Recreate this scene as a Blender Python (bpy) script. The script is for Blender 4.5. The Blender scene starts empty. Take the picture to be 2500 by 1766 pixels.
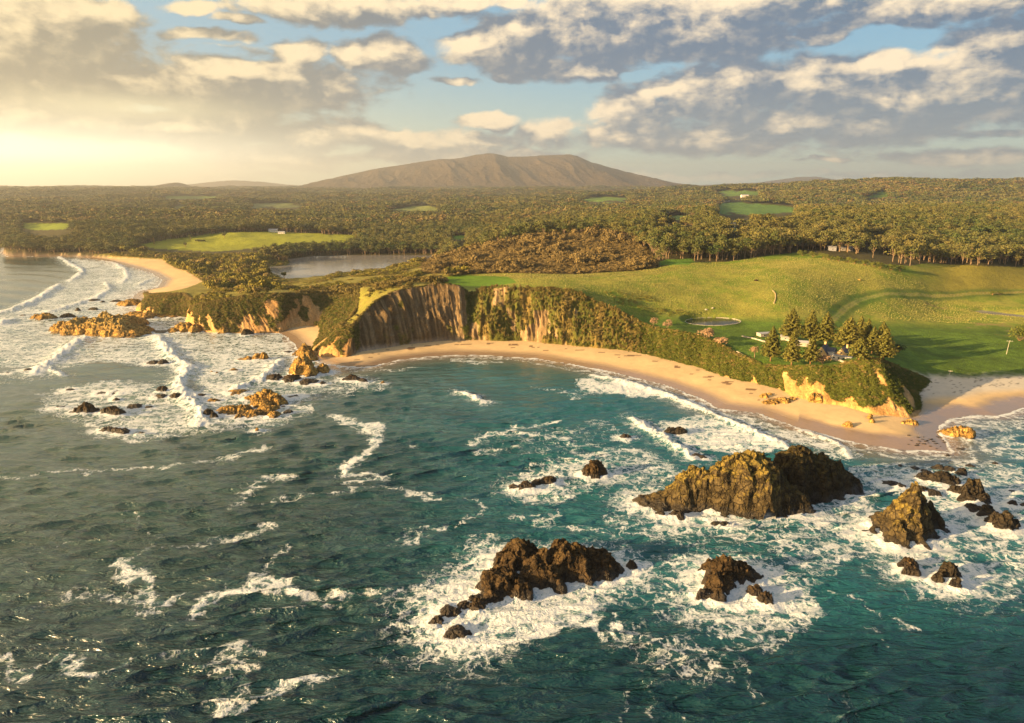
import bpy, math, random
import numpy as np
from mathutils import Vector
random.seed(7); RNG = np.random.default_rng(7)
R = math.radians
scene = bpy.context.scene
# ------------------------------------------------------------------ camera
W0, H0 = 2500.0, 1766.0
FPX = 1666.7
CAMZ = 100.0
PITCH = math.atan((883 - 457) / FPX)
cam = bpy.data.cameras.new('camera')
cam.sensor_width = 36; cam.lens = 36 * FPX / W0
cam.clip_start = 1; cam.clip_end = 60000
camo = bpy.data.objects.new('camera', cam); scene.collection.objects.link(camo)
camo.location = (0, 0, CAMZ); camo.rotation_euler = (math.pi / 2 - PITCH, 0, 0)
scene.camera = camo
# ------------------------------------------------------------------ light
SUN_AZ, SUN_EL = R(-112), R(12.5)          # azimuth from +Y, clockwise positive
sl = bpy.data.lights.new('sun', 'SUN'); sl.energy = 5.0; sl.angle = R(0.5); sl.color = (1.0, 0.68, 0.33)
so = bpy.data.objects.new('sun', sl); scene.collection.objects.link(so)
sd = Vector((math.sin(SUN_AZ) * math.cos(SUN_EL), math.cos(SUN_AZ) * math.cos(SUN_EL), math.sin(SUN_EL)))
so.rotation_euler = sd.to_track_quat('Z', 'Y').to_euler()
scene.view_settings.view_transform = 'Standard'; scene.view_settings.look = 'None'
scene.view_settings.exposure = 1.85; scene.view_settings.gamma = 1
scene.cycles.max_bounces = 4; scene.cycles.diffuse_bounces = 2; scene.cycles.glossy_bounces = 2
scene.cycles.transmission_bounces = 2; scene.cycles.volume_bounces = 0; scene.cycles.transparent_max_bounces = 6
scene.cycles.caustics_reflective = False; scene.cycles.caustics_refractive = False
scene.cycles.use_denoising = True

def ray(u, v):
    a = (np.asarray(u, float) - 1250) / FPX; b = (883 - np.asarray(v, float)) / FPX
    return a, math.cos(PITCH) + b * math.sin(PITCH), -math.sin(PITCH) + b * math.cos(PITCH)
def P(u, v, z=0.0):
    dx, dy, dz = ray(u, v); t = (z - CAMZ) / dz
    return dx * t, dy * t
def PY(u, v, y):
    dx, dy, dz = ray(u, v); t = y / dy
    return dx * t, CAMZ + dz * t
def proj(x, y, z):
    z = z - CAMZ
    d = y * math.cos(PITCH) - z * math.sin(PITCH); up = y * math.sin(PITCH) + z * math.cos(PITCH)
    d = np.maximum(d, 1e-3)
    return 1250 + FPX * x / d, 883 - FPX * up / d

# ------------------------------------------------------------------ node helper
class NT:
    def __init__(s, tree): s.t = tree; s.n = tree.nodes; s.l = tree.links; s.n.clear()
    def node(s, typ, **kw):
        nd = s.n.new(typ)
        for k, v in kw.items():
            if k.startswith('_'): setattr(nd, k[1:], v)
        return nd
    def set(s, sock, v):
        if v is None: return
        if isinstance(v, bpy.types.NodeSocket): s.l.new(v, sock)
        else:
            try: sock.default_value = v
            except Exception: sock.default_value = (v, v, v) if len(sock.default_value) == 3 else (v, v, v, 1)
    def m(s, op, a, b=None, c=None, clamp=False):
        nd = s.n.new('ShaderNodeMath'); nd.operation = op; nd.use_clamp = clamp
        for i, v in enumerate((a, b, c)): s.set(nd.inputs[i], v) if v is not None else None
        return nd.outputs[0]
    def vm(s, op, a, b=None, c=None):
        nd = s.n.new('ShaderNodeVectorMath'); nd.operation = op
        for i, v in enumerate((a, b, c)):
            if v is not None: s.set(nd.inputs[i], v)
        return nd.outputs['Value'] if op in ('DOT_PRODUCT', 'LENGTH') else nd.outputs[0]
    def mix(s, f, a, b, mode='MIX'):
        nd = s.n.new('ShaderNodeMix'); nd.data_type = 'RGBA'; nd.blend_type = mode
        s.set(nd.inputs[0], f)
        for i, v in ((6, a), (7, b)):
            if isinstance(v, tuple) and len(v) == 3: v = (*v, 1)
            s.set(nd.inputs[i], v)
        return nd.outputs[2]
    def noise(s, vec, scale, detail=4, rough=.55, dist=0.0, out=0, lac=2.0):
        nd = s.n.new('ShaderNodeTexNoise'); s.set(nd.inputs['Vector'], vec) if vec is not None else None
        nd.inputs['Scale'].default_value = scale; nd.inputs['Detail'].default_value = detail
        nd.inputs['Roughness'].default_value = rough; nd.inputs['Distortion'].default_value = dist; nd.inputs['Lacunarity'].default_value = lac
        return nd.outputs[out]
    def smooth(s, x, lo, hi, a=0., b=1.):
        nd = s.n.new('ShaderNodeMapRange'); nd.interpolation_type = 'SMOOTHSTEP'
        s.set(nd.inputs[0], x); s.set(nd.inputs[1], lo); s.set(nd.inputs[2], hi); s.set(nd.inputs[3], a); s.set(nd.inputs[4], b)
        return nd.outputs[0]
    def lin(s, x, lo, hi, a=0., b=1.):
        nd = s.n.new('ShaderNodeMapRange'); s.set(nd.inputs[0], x)
        for i, v in enumerate((lo, hi, a, b)): nd.inputs[i + 1].default_value = v
        return nd.outputs[0]
    def attr(s, name, out='Fac'):
        nd = s.n.new('ShaderNodeAttribute'); nd.attribute_name = name; return nd.outputs[out]
    def xyz(s, x, y, z=0.0):
        nd = s.n.new('ShaderNodeCombineXYZ')
        for i, v in enumerate((x, y, z)): s.set(nd.inputs[i], v)
        return nd.outputs[0]
    def bump(s, h, strength=.5, dist=1.0, normal=None):
        nd = s.n.new('ShaderNodeBump'); nd.inputs['Strength'].default_value = strength; nd.inputs['Distance'].default_value = dist
        s.set(nd.inputs['Height'], h)
        if normal is not None: s.set(nd.inputs['Normal'], normal)
        return nd.outputs[0]
    def pos(s): return s.n.new('ShaderNodeNewGeometry').outputs['Position']
    def surf(s, col, rough=.8, normal=None, spec=.3, **kw):
        b = s.n.new('ShaderNodeBsdfPrincipled')
        if isinstance(col, tuple) and len(col) == 3: col = (*col, 1)
        s.set(b.inputs['Base Color'], col); s.set(b.inputs['Roughness'], rough); s.set(b.inputs['Specular IOR Level'], spec)
        if normal is not None: s.set(b.inputs['Normal'], normal)
        for k, v in kw.items(): s.set(b.inputs[k], v)
        o = s.n.new('ShaderNodeOutputMaterial'); s.l.new(b.outputs[0], o.inputs[0]); return b
MATS = {}
def mat(name, fn):
    if name not in MATS:
        m = bpy.data.materials.new(name); m.use_nodes = True; fn(NT(m.node_tree)); MATS[name] = m
    return MATS[name]

# ------------------------------------------------------------------ sky
world = bpy.data.worlds.new('World'); scene.world = world; world.use_nodes = True
def build_world():
    def azel(u, v):
        dx, dy, dz = ray(u, v); return math.atan2(dx, dy) * 1000, math.atan2(dz, math.hypot(dx, dy)) * 1000
    # cloud coverage group: input sky coordinates (azimuth, elevation in milliradians)
    g = bpy.data.node_groups.new('cloud_cover', 'ShaderNodeTree')
    g.interface.new_socket('P', in_out='INPUT', socket_type='NodeSocketVector')
    g.interface.new_socket('Cover', in_out='OUTPUT', socket_type='NodeSocketFloat')
    n = NT(g); gi = n.node('NodeGroupInput'); go = n.node('NodeGroupOutput'); p = gi.outputs[0]
    w = n.noise(p, .011, 3, .55, out=1)
    w = n.vm('SUBTRACT', w, (.5, .5, .5)); pw = n.vm('MULTIPLY_ADD', w, (95, 38, 0), p)
    blobs = [(60,130,290,115,1),(330,235,420,100,1),(640,205,310,75,1),(130,290,420,55,.9),(560,320,420,50,.85),(740,125,85,42,1),
      (930,135,120,50,1),(860,14,290,44,1),(470,16,120,18,.7),(500,82,130,18,.75),(590,45,60,14,.6),(230,30,110,40,.8),
      (1240,105,190,66,1),(1450,70,230,95,1),(1680,105,290,60,1),(1360,165,240,36,.9),(1180,8,170,30,.9),(1250,172,110,28,.8),
      (1850,15,260,50,1),(2010,75,90,26,.8),(2250,12,320,42,.9),(1790,225,240,85,1),(2050,215,260,90,1),(2300,240,330,85,1),(2140,150,95,62,1),
      (1990,310,300,62,1),(1680,335,430,42,.9),(2430,120,120,80,1),(1560,275,120,66,1),(1900,190,150,36,.8),(1100,202,85,14,.7),
      (1190,302,90,24,.9),(1350,325,95,36,.9),(1020,345,290,30,.85),(840,320,130,20,.8),(1100,378,460,26,.75),(680,385,260,34,.8),
      (95,398,85,12,.8),(2010,392,80,8,.6),(2380,385,240,26,.6),(2460,318,140,16,.7),(1700,430,420,16,.5),(2200,432,320,16,.5),(560,430,260,14,.45),(1300,418,500,14,.5)]
    holes = [(200,385,330,44),(1210,235,210,34),(1570,180,60,14),(2130,90,140,30),(560,135,100,16),(1080,60,90,22),(330,262,120,14)]
    def blob(b):
        a, e = azel(b[0], b[1]); rx, ry = b[2] / FPX * 1000, b[3] / FPX * 1000
        q = n.vm('MULTIPLY_ADD', pw, (1 / rx, 1 / ry, 0), (-a / rx, -e / ry, 0))
        return n.vm('DOT_PRODUCT', q, q)
    L = None
    for b in blobs:
        x = n.m('MULTIPLY_ADD', blob(b), -.8 * 1.0, .75 * b[4])
        L = x if L is None else n.m('SMOOTH_MAX', L, x, .15)
    hl = None
    for b in holes:
        x = n.m('SUBTRACT', 1.0, blob(b)); hl = x if hl is None else n.m('MAXIMUM', hl, x)
    hl = n.m('MAXIMUM', hl, 0.0)
    # outside the photographed part of the sky: broken cloud
    L = n.m('MAXIMUM', L, -.28)
    L = n.m('MULTIPLY_ADD', hl, -.55, L)
    ps = n.vm('MULTIPLY', p, (1, 1.9, 0))
    n1 = n.noise(ps, .012, 9, .63, .3)
    n2 = n.noise(ps, .05, 4, .6)
    c = n.m('MULTIPLY_ADD', n.m('SUBTRACT', n1, .5), 2.1, L)
    c = n.m('MULTIPLY_ADD', n.m('SUBTRACT', n2, .5), .26, c)
    n.l.new(c, go.inputs[0])
    n = NT(world.node_tree)
    tc = n.node('ShaderNodeTexCoord'); d = tc.outputs['Generated']
    sp = n.node('ShaderNodeSeparateXYZ'); n.l.new(d, sp.inputs[0]); X, Y, Z = sp.outputs
    az = n.m('MULTIPLY', n.m('ARCTAN2', X, Y), 1000); el = n.m('MULTIPLY', n.m('ARCSINE', Z), 1000)
    p = n.xyz(az, el)
    sky = n.node('ShaderNodeTexSky', _sky_type='NISHITA', _sun_disc=False, _sun_elevation=SUN_EL, _sun_rotation=SUN_AZ,
                 _air_density=1.0, _dust_density=1.2, _ozone_density=1.0, _altitude=100)
    def gauss(cu, cv, ru, rv):
        a, e = azel(cu, cv)
        q = n.vm('MULTIPLY_ADD', p, (1000 / ru / 1000, 1000 / rv / 1000, 0), (-a / ru, -e / rv, 0))
        return n.m('EXPONENT', n.m('MULTIPLY', n.vm('DOT_PRODUCT', q, q), -1.0))
    def cover(off):
        gn = n.node('ShaderNodeGroup'); gn.node_tree = g
        n.l.new(n.vm('ADD', p, off) if off else p, gn.inputs[0]); return gn.outputs[0]
    c0 = cover(None); c1 = cover((-26, 21, 0))
    dens = n.smooth(c0, -.14, .36)
    thick = n.smooth(c0, .05, .95)
    df = n.m('SUBTRACT', c0, c1)
    bil = n.m('ABSOLUTE', n.m('MULTIPLY_ADD', n.noise(n.vm('MULTIPLY', p, (1, 1.5, 0)), .030, 4, .55), 2., -1.))
    lit = n.smooth(n.m('MULTIPLY_ADD', bil, .8, n.m('MULTIPLY_ADD', n.m('SUBTRACT', 1., thick), .16, n.m('MULTIPLY_ADD', df, 1.25, -.02))), .0, 1.2)
    fs = n.vm('MULTIPLY', p, (1, 1.4, 0)); fd = n.m('SUBTRACT', n.noise(fs, .030, 6, .62), n.noise(n.vm('ADD', fs, (-10, 11, 0)), .030, 6, .62))
    lit = n.m('ADD', lit, n.m('MULTIPLY', fd, .95), clamp=True)
    west = n.smooth(az, -640., 200., 1., 0.)              # warm towards the sunset side
    low = n.smooth(el, 0., 190., 1., 0.)
    warm = n.m('MULTIPLY', west, n.m('MULTIPLY_ADD', low, .85, .15))
    clear = n.mix(n.smooth(el, 5., 190.), (3.4, 4.2, 3.5), (1.35, 2.75, 3.75))
    clear = n.mix(n.m('MULTIPLY', warm, .8), clear, (4.9, 4.3, 2.2))
    clear = n.mix(.12, clear, sky.outputs[0])
    dark = n.mix(west, (.86, 1.30, 1.85), (1.6, 1.55, 1.25))
    dark = n.mix(n.m('MULTIPLY', low, .42), dark, n.mix(west, (2.6, 2.9, 2.7), (3.0, 2.6, 1.65)))
    bright = n.mix(west, (6.6, 5.3, 3.6), (5.6, 4.5, 2.7))
    cl = n.mix(lit, dark, bright)
    col = n.mix(dens, clear, cl)
    glow = gauss(-90, 396, 330, 40); glow2 = gauss(-330, 420, 620, 170); glow3 = gauss(310, 262, 120, 15)
    col = n.mix(n.m('MULTIPLY', glow2, .06), col, (5.6, 4.8, 2.5))
    col = n.mix(n.m('MULTIPLY', glow3, .55), col, (6.2, 5.4, 3.2))
    col = n.mix(n.m('MULTIPLY', glow, .95), col, (12.0, 11.2, 8.2))
    hz = n.smooth(el, 0., 42., .55, 0.)
    col = n.mix(hz, col, n.mix(west, (4.4, 5.0, 4.2), (7.4, 6.3, 3.6)))
    bg = n.node('ShaderNodeBackground'); n.l.new(col, bg.inputs[0]); bg.inputs[1].default_value = 0.051
    # rest of the sky dome (overhead and behind): broken cloud over the same Nishita sky, with an added golden lobe at left
    oc = n.smooth(n.noise(n.vm('MULTIPLY', d, (1, 1, 2.2)), 2.2, 3, .55), .45, .62)
    oth = n.mix(.45, (1.2, 2.1, 3.4), sky.outputs[0])
    oth = n.mix(n.m('MULTIPLY', oc, .7), oth, n.mix(west, (1.5, 1.6, 1.8), (3.6, 2.9, 2.0)))
    oth = n.mix(n.m('MULTIPLY', n.smooth(el, 1200., 450., 0., .92), n.smooth(n.m('ABSOLUTE', n.m('ADD', az, 1100.)), 600., 1300., 1., 0.)), oth, (13.5, 10.3, 5.4))  # unseen golden lobe, added to warm the reflections on the water
    bg2 = n.node('ShaderNodeBackground'); n.l.new(oth, bg2.inputs[0]); bg2.inputs[1].default_value = 0.05
    inside = n.m('MULTIPLY', n.smooth(el, 330., 420., 1., 0.), n.smooth(n.m('ABSOLUTE', az), 900., 1100., 1., 0.))
    mx = n.node('ShaderNodeMixShader'); n.l.new(inside, mx.inputs[0]); n.l.new(bg2.outputs[0], mx.inputs[1]); n.l.new(bg.outputs[0], mx.inputs[2])
    o = n.node('ShaderNodeOutputWorld'); n.l.new(mx.outputs[0], o.inputs[0])
build_world()
world.cycles.sampling_method = 'MANUAL'; world.cycles.sample_map_resolution = 1024

# ------------------------------------------------------------------ noise in numpy
def _h(ix, iy, iz, seed):
    h = (ix.astype(np.uint32) * np.uint32(374761393)) ^ (iy.astype(np.uint32) * np.uint32(668265263)) ^ (iz.astype(np.uint32) * np.uint32(2147483647)) ^ np.uint32(seed * 974634777 & 0xffffffff)
    h = (h ^ (h >> np.uint32(13))) * np.uint32(1274126177); h ^= h >> np.uint32(16)
    h *= np.uint32(2246822519); h ^= h >> np.uint32(15)
    return h.astype(np.float32) / np.float32(4294967295.) * 2 - 1
def vn2(x, y, seed=0):
    x = np.asarray(x, np.float64); y = np.asarray(y, np.float64)
    fx = np.floor(x); fy = np.floor(y); ix = fx.astype(np.int64); iy = fy.astype(np.int64); z = np.zeros_like(ix)
    tx = (x - fx); ty = (y - fy); tx = tx * tx * tx * (tx * (tx * 6 - 15) + 10); ty = ty * ty * ty * (ty * (ty * 6 - 15) + 10)
    a = _h(ix, iy, z, seed); b = _h(ix + 1, iy, z, seed); c = _h(ix, iy + 1, z, seed); d = _h(ix + 1, iy + 1, z, seed)
    return (a + (b - a) * tx) * (1 - ty) + (c + (d - c) * tx) * ty
def vl2(x, y, seed=0):
    fx = np.floor(x); fy = np.floor(y); ix = fx.astype(np.int64); iy = fy.astype(np.int64); z = np.zeros_like(ix); tx = x - fx; ty = y - fy
    a = _h(ix, iy, z, seed); b = _h(ix + 1, iy, z, seed); c = _h(ix, iy + 1, z, seed); d = _h(ix + 1, iy + 1, z, seed)
    return np.where(tx + ty < 1, a + (b - a) * tx + (c - a) * ty, d + (c - d) * (1 - tx) + (b - d) * (1 - ty))
def facets(x, y, oct=3, seed=0, gain=.5):
    s = 0; a = 1; n = 0
    for o in range(oct):
        s = s + a * (1 - 2 * np.abs(vl2(x, y, seed + o * 17))); n += a; a *= gain
        x, y = (x * .8 + y * .6) * 2.1 + 11.3, (-x * .6 + y * .8) * 2.1 + 5.7
    return s / n
def fbm(x, y, oct=4, seed=0, gain=.5, ridged=False):
    s = 0; a = 1; n = 0
    for o in range(oct):
        v = vn2(x * (1 if o == 0 else 1) , y, seed + o * 17)
        if ridged: v = 1 - 2 * np.abs(v)
        s = s + a * v; n += a; a *= gain
        x, y = (x * .8 + y * .6) * 2.03 + 11.3, (-x * .6 + y * .8) * 2.03 + 5.7
    return s / n
def vn3(x, y, z, seed=0):
    fx, fy, fz = np.floor(x), np.floor(y), np.floor(z); ix, iy, iz = fx.astype(np.int64), fy.astype(np.int64), fz.astype(np.int64)
    t = [q * q * (3 - 2 * q) for q in (x - fx, y - fy, z - fz)]
    r = 0
    for dx in (0, 1):
        for dy in (0, 1):
            for dz in (0, 1):
                w = (t[0] if dx else 1 - t[0]) * (t[1] if dy else 1 - t[1]) * (t[2] if dz else 1 - t[2])
                r = r + w * _h(ix + dx, iy + dy, iz + dz, seed)
    return r
def fbm3(x, y, z, oct=4, seed=0, gain=.5, ridged=False):
    s = 0; a = 1; n = 0
    for o in range(oct):
        v = vn3(x, y, z, seed + o * 13)
        if ridged: v = 1 - 2 * np.abs(v)
        s = s + a * v; n += a; a *= gain
        x, y, z = x * 2.03 + 3.1, y * 2.03 + 7.7, z * 2.03 + 1.3
    return s / n
def sstep(x, a, b):
    t = np.clip((x - a) / (b - a), 0, 1); return t * t * (3 - 2 * t)

# ------------------------------------------------------------------ mesh + tagging helpers
def tag(o, label=None, cat=None, group=None, kind=None):
    for k, v in (('label', label), ('category', cat), ('group', group), ('kind', kind)):
        if v: o[k] = v
    return o
def mesh_obj(name, co, faces, m=None, parent=None, smooth=True, attrs=None, loc=None, link=True):
    """co (n,3) array; faces (k,3|4) int array or list of arrays"""
    me = bpy.data.meshes.new(name)
    co = np.asarray(co, np.float32); fl = faces if isinstance(faces, list) else [faces]
    fl = [np.asarray(f, np.int32) for f in fl if len(f)]
    me.vertices.add(len(co)); me.vertices.foreach_set('co', co.ravel())
    nl = sum(f.size for f in fl); nf = sum(len(f) for f in fl)
    me.loops.add(nl); me.loops.foreach_set('vertex_index', np.concatenate([f.ravel() for f in fl]))
    me.polygons.add(nf)
    tot = np.concatenate([np.full(len(f), f.shape[1], np.int32) for f in fl]); st = np.concatenate([[0], np.cumsum(tot)[:-1]]).astype(np.int32)
    me.polygons.foreach_set('loop_start', st)
    me.update(calc_edges=True); me.validate()
    if smooth: me.polygons.foreach_set('use_smooth', np.ones(len(me.polygons), bool))
    for k, a in (attrs or {}).items():
        a = np.asarray(a, np.float32)
        if a.ndim == 1: at = me.attributes.new(k, 'FLOAT', 'POINT'); at.data.foreach_set('value', a)
        else:
            at = me.attributes.new(k, 'FLOAT_COLOR', 'POINT')
            if a.shape[1] == 3: a = np.concatenate([a, np.ones((len(a), 1), np.float32)], 1)
            at.data.foreach_set('color', a.ravel())
    if m: me.materials.append(m)
    o = bpy.data.objects.new(name, me)
    if link: scene.collection.objects.link(o)
    if parent is not None: o.parent = parent
    if loc is not None: o.location = loc
    return o
def empty(name, loc, rz=0.0):
    o = bpy.data.objects.new(name, None); scene.collection.objects.link(o); o.location = loc; o.rotation_euler = (0, 0, rz); o.empty_display_size = .5
    return o
def grid_faces(nr, nc, keep=None):
    i = np.arange(nr * nc).reshape(nr, nc)
    f = np.stack([i[:-1, :-1], i[:-1, 1:], i[1:, 1:], i[1:, :-1]], -1).reshape(-1, 4)
    if keep is not None: f = f[keep[f].any(1)]
    return f
def compact(co, faces, attrs):
    used = np.zeros(len(co), bool); used[faces.ravel()] = True
    idx = np.cumsum(used) - 1
    return co[used], idx[faces], {k: v[used] for k, v in attrs.items()}
def polydist(x, y, pts, closed=False):
    """unsigned distance to polyline + param of nearest (index+t)"""
    pts = np.asarray(pts, np.float64); n = len(pts); best = np.full(x.shape, 1e18); par = np.zeros(x.shape, np.float32)
    for i in range(n if closed else n - 1):
        ax, ay = pts[i]; bx, by = pts[(i + 1) % n]; dx, dy = bx - ax, by - ay; L = dx * dx + dy * dy + 1e-9
        t = np.clip(((x - ax) * dx + (y - ay) * dy) / L, 0, 1)
        d = (x - ax - t * dx) ** 2 + (y - ay - t * dy) ** 2
        m_ = d < best; best = np.where(m_, d, best); par = np.where(m_, i + t, par)
    return np.sqrt(best), par
def inpoly(x, y, pts):
    c = np.zeros(x.shape, bool); n = len(pts)
    for i in range(n):
        x1, y1 = pts[i]; x2, y2 = pts[(i + 1) % n]
        if y1 == y2: continue
        c ^= ((y1 > y) != (y2 > y)) & (x < (x2 - x1) * (y - y1) / (y2 - y1) + x1)
    return c
class MB:
    """collects boxes, bars, prisms"""
    def __init__(s): s.v = []; s.f = []
    def add(s, vs, fs):
        b = len(s.v); s.v += [tuple(map(float, q)) for q in vs]; s.f += [tuple(b + i for i in f) for f in fs]; return s
    def box(s, c, d, rz=0):
        cx, cy, cz = c; hx, hy, hz = d[0] / 2, d[1] / 2, d[2] / 2; ca, sa = math.cos(rz), math.sin(rz); vs = []
        for z in (-hz, hz):
            for x, y in ((-hx, -hy), (hx, -hy), (hx, hy), (-hx, hy)): vs.append((cx + x * ca - y * sa, cy + x * sa + y * ca, cz + z))
        return s.add(vs, [(3, 2, 1, 0), (4, 5, 6, 7), (0, 1, 5, 4), (1, 2, 6, 5), (2, 3, 7, 6), (3, 0, 4, 7)])
    def tube(s, a, b, r0, r1, n=6):
        a, b = Vector(a), Vector(b); d = (b - a).normalized(); q = Vector((0, 0, 1)) if abs(d.z) < .9 else Vector((1, 0, 0))
        e1 = d.cross(q).normalized(); e2 = d.cross(e1); vs = []
        for c, r in ((a, r0), (b, r1)):
            for k in range(n):
                t = 2 * math.pi * k / n; vs.append(c + e1 * math.cos(t) * r + e2 * math.sin(t) * r)
        fs = [(k, (k + 1) % n, n + (k + 1) % n, n + k) for k in range(n)] + [tuple(range(n))[::-1], tuple(range(n, 2 * n))]
        return s.add(vs, fs)
    def build(s, name, m, parent=None, smooth=False, link=True, loc=None):
        me = bpy.data.meshes.new(name); me.from_pydata(s.v, [], s.f); me.update()
        if smooth: me.polygons.foreach_set('use_smooth', np.ones(len(me.polygons), bool))
        me.materials.append(m); o = bpy.data.objects.new(name, me)
        if link: scene.collection.objects.link(o)
        if parent is not None: o.parent = parent
        if loc is not None: o.location = loc
        return o
# ================================================================== TERRAIN
# shoreline (water's edge) traced on sea level, far left round to far right
SHORE = [(-2600,575),(-300,596),(20,600),(12,610),(2,618),(20,626),(139,626),(185,626),(250,635),(316,651),(370,667),(398,684),(385,702),(340,712),(323,727),
 (338,738),(331,750),(333,762),(385,769),(455,773),(462,782),(457,790),(470,803),(490,810),(560,813),(620,813),(679,813),(700,824),(720,842),(724,853),(745,862),
 (757,872),(775,884),(820,893),(880,897),(912,894),(973,879),(1059,870),(1120,867),(1188,868),(1309,875),(1404,892),(1469,903),(1534,918),(1620,940),(1700,968),(1751,996),
 (1859,1012),(1945,1044),(2020,1064),(2060,1076),(2118,1087),(2200,1098),(2308,1102),(2312,1085),(2297,1059),(2294,1039),(2316,1022),(2383,1012),
 (2433,1016),(2500,998),(2700,985),(3100,970),(5200,940)]
SHW = [P(u, v, 0) for u, v in SHORE]
LANDPOLY = SHW + [(60000, 20000), (60000, 60000), (-60000, 60000), (-60000, 1400)]
# cliff stations: foot u,v | rim u,v | setback m | veg, orange, flute amp, grey(strata)
ST = [
 (352,736, 356,733, 2, .9,.3,.3,0), (335,744, 352,734, 3,.6,.8,.6,0), (331,756, 358,724, 7,.55,.9,.8,0), (352,766, 368,719, 9,.7,.8,1.,0), (400,771, 405,717, 9,.93,.35,1.6,0),
 (453,773, 448,716, 9,.95,.3,1.6,0), (464,778, 466,728, 6,.5,.9,1.,0), (458,792, 470,752, 4,.2,1.,.8,0), (468,803, 480,742, 8,.45,1.,1.2,0), (500,809, 500,739, 11,.62,.8,1.6,.2),
 (540,812, 537,733, 14,.72,.6,1.8,.3), (580,812, 575,727, 15,.78,.5,1.8,.4), (620,812, 612,722, 16,.62,.8,1.6,.6), (655,812, 650,720, 17,.5,.9,1.6,.7), (684,811, 690,719, 18,.42,.8,1.4,.9),
 (706,804, 715,718, 16,.3,.6,1.3,1.), (735,801, 740,720, 15,.22,.9,1.2,.9), (757,801, 765,722, 18,.3,1.,1.2,.5), (778,802, 800,722, 26,.75,.5,1.8,0), (784,812, 838,722, 36,.95,.2,2.,0),
 (783,826, 862,722, 44,.97,.1,2.2,0), (776,838, 880,730, 44,.97,.1,2.2,0), (762,850, 872,752, 34,.93,.3,1.6,0), (759,862, 850,778, 22,.8,.7,1.4,0), (782,869, 826,794, 13,.72,.9,1.4,0),
 (812,873, 834,797, 12,.7,.9,1.4,0), (846,875, 862,794, 14,.6,.7,1.4,.3), (866,868, 884,770, 19,.35,.1,1.6,1.), (890,865, 910,742, 22,.12,.0,1.8,1.), (930,857, 944,721, 22,.06,.0,2.,1.),
 (973,850, 978,708, 20,.06,.0,2.2,1.), (1020,844, 1014,703, 17,.1,.0,2.,1.), (1059,840, 1046,699, 15,.08,.0,2.,1.), (1100,838, 1088,696, 14,.1,.0,2.2,1.), (1132,838, 1122,698, 15,.2,.0,2.,1.),
 (1150,838, 1144,716, 22,.6,.0,1.6,.6), (1170,838, 1172,711, 20,.72,.0,3.4,.5), (1215,838, 1212,703, 16,.6,.0,3.6,.7), (1260,840, 1255,710, 15,.5,.0,3.8,.8), (1300,842, 1295,710, 15,.5,.0,3.8,.8),
 (1345,846, 1348,711, 16,.55,.0,3.8,.7), (1400,851, 1404,718, 18,.75,.0,3.6,.4), (1435,854, 1446,736, 20,.85,.0,3.2,.2), (1512,863, 1508,763, 20,.9,.0,3.2,.1), (1560,870, 1560,789, 20,.93,.0,2.8,.1),
 (1600,879, 1599,801, 20,.95,.0,2.6,0), (1650,891, 1646,811, 20,.97,.0,2.2,0), (1700,903, 1706,822, 20,.97,.05,2.2,0), (1740,917, 1760,843, 18,.93,.3,2.,0), (1773,930, 1794,862, 15,.7,1.,1.6,0),
 (1820,942, 1828,878, 13,.55,1.,1.4,0), (1866,952, 1862,892, 11,.66,1.,1.2,0), (1905,962, 1905,895, 13,.6,1.,1.5,0), (1945,980, 1945,896, 16,.62,1.,1.6,0), (1990,992, 1988,896, 17,.72,1.,1.6,0),
 (2053,1000, 2040,896, 19,.75,1.,1.8,0), (2090,1010, 2075,884, 22,.62,1.,1.9,0), (2135,1021, 2110,878, 24,.62,1.,2.,0), (2180,1024, 2132,877, 26,.55,1.,2.2,0), (2222,1026, 2150,880, 28,.5,1.,2.2,0),
 (2243,1020, 2166,884, 30,.72,.6,2.,0), (2250,1004, 2180,890, 28,.95,.2,1.6,0), (2243,980, 2196,898, 24,.97,.0,1.4,0), (2262,962, 2216,906, 16,.97,.0,1.2,0), (2280,948, 2244,918, 8,.97,.0,.8,0), (2290,940, 2276,930, 3,1.,.0,.2,0)]
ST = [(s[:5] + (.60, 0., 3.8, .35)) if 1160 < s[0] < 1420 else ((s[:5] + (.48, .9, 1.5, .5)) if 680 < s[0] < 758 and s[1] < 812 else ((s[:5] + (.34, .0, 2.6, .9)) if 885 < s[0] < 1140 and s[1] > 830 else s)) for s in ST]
def build_cl():
    F_, R_ = [], []
    for s in ST:
        x, y = P(s[0], s[1], .6); xr, zr = PY(s[2], s[3], y + s[4]); F_.append((x, y, -.6 if s[0] < 690 else .4)); R_.append((xr, y + s[4], max(zr, 2.2)))
    return np.array(F_), np.array(R_)
FT, RM = build_cl()
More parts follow.
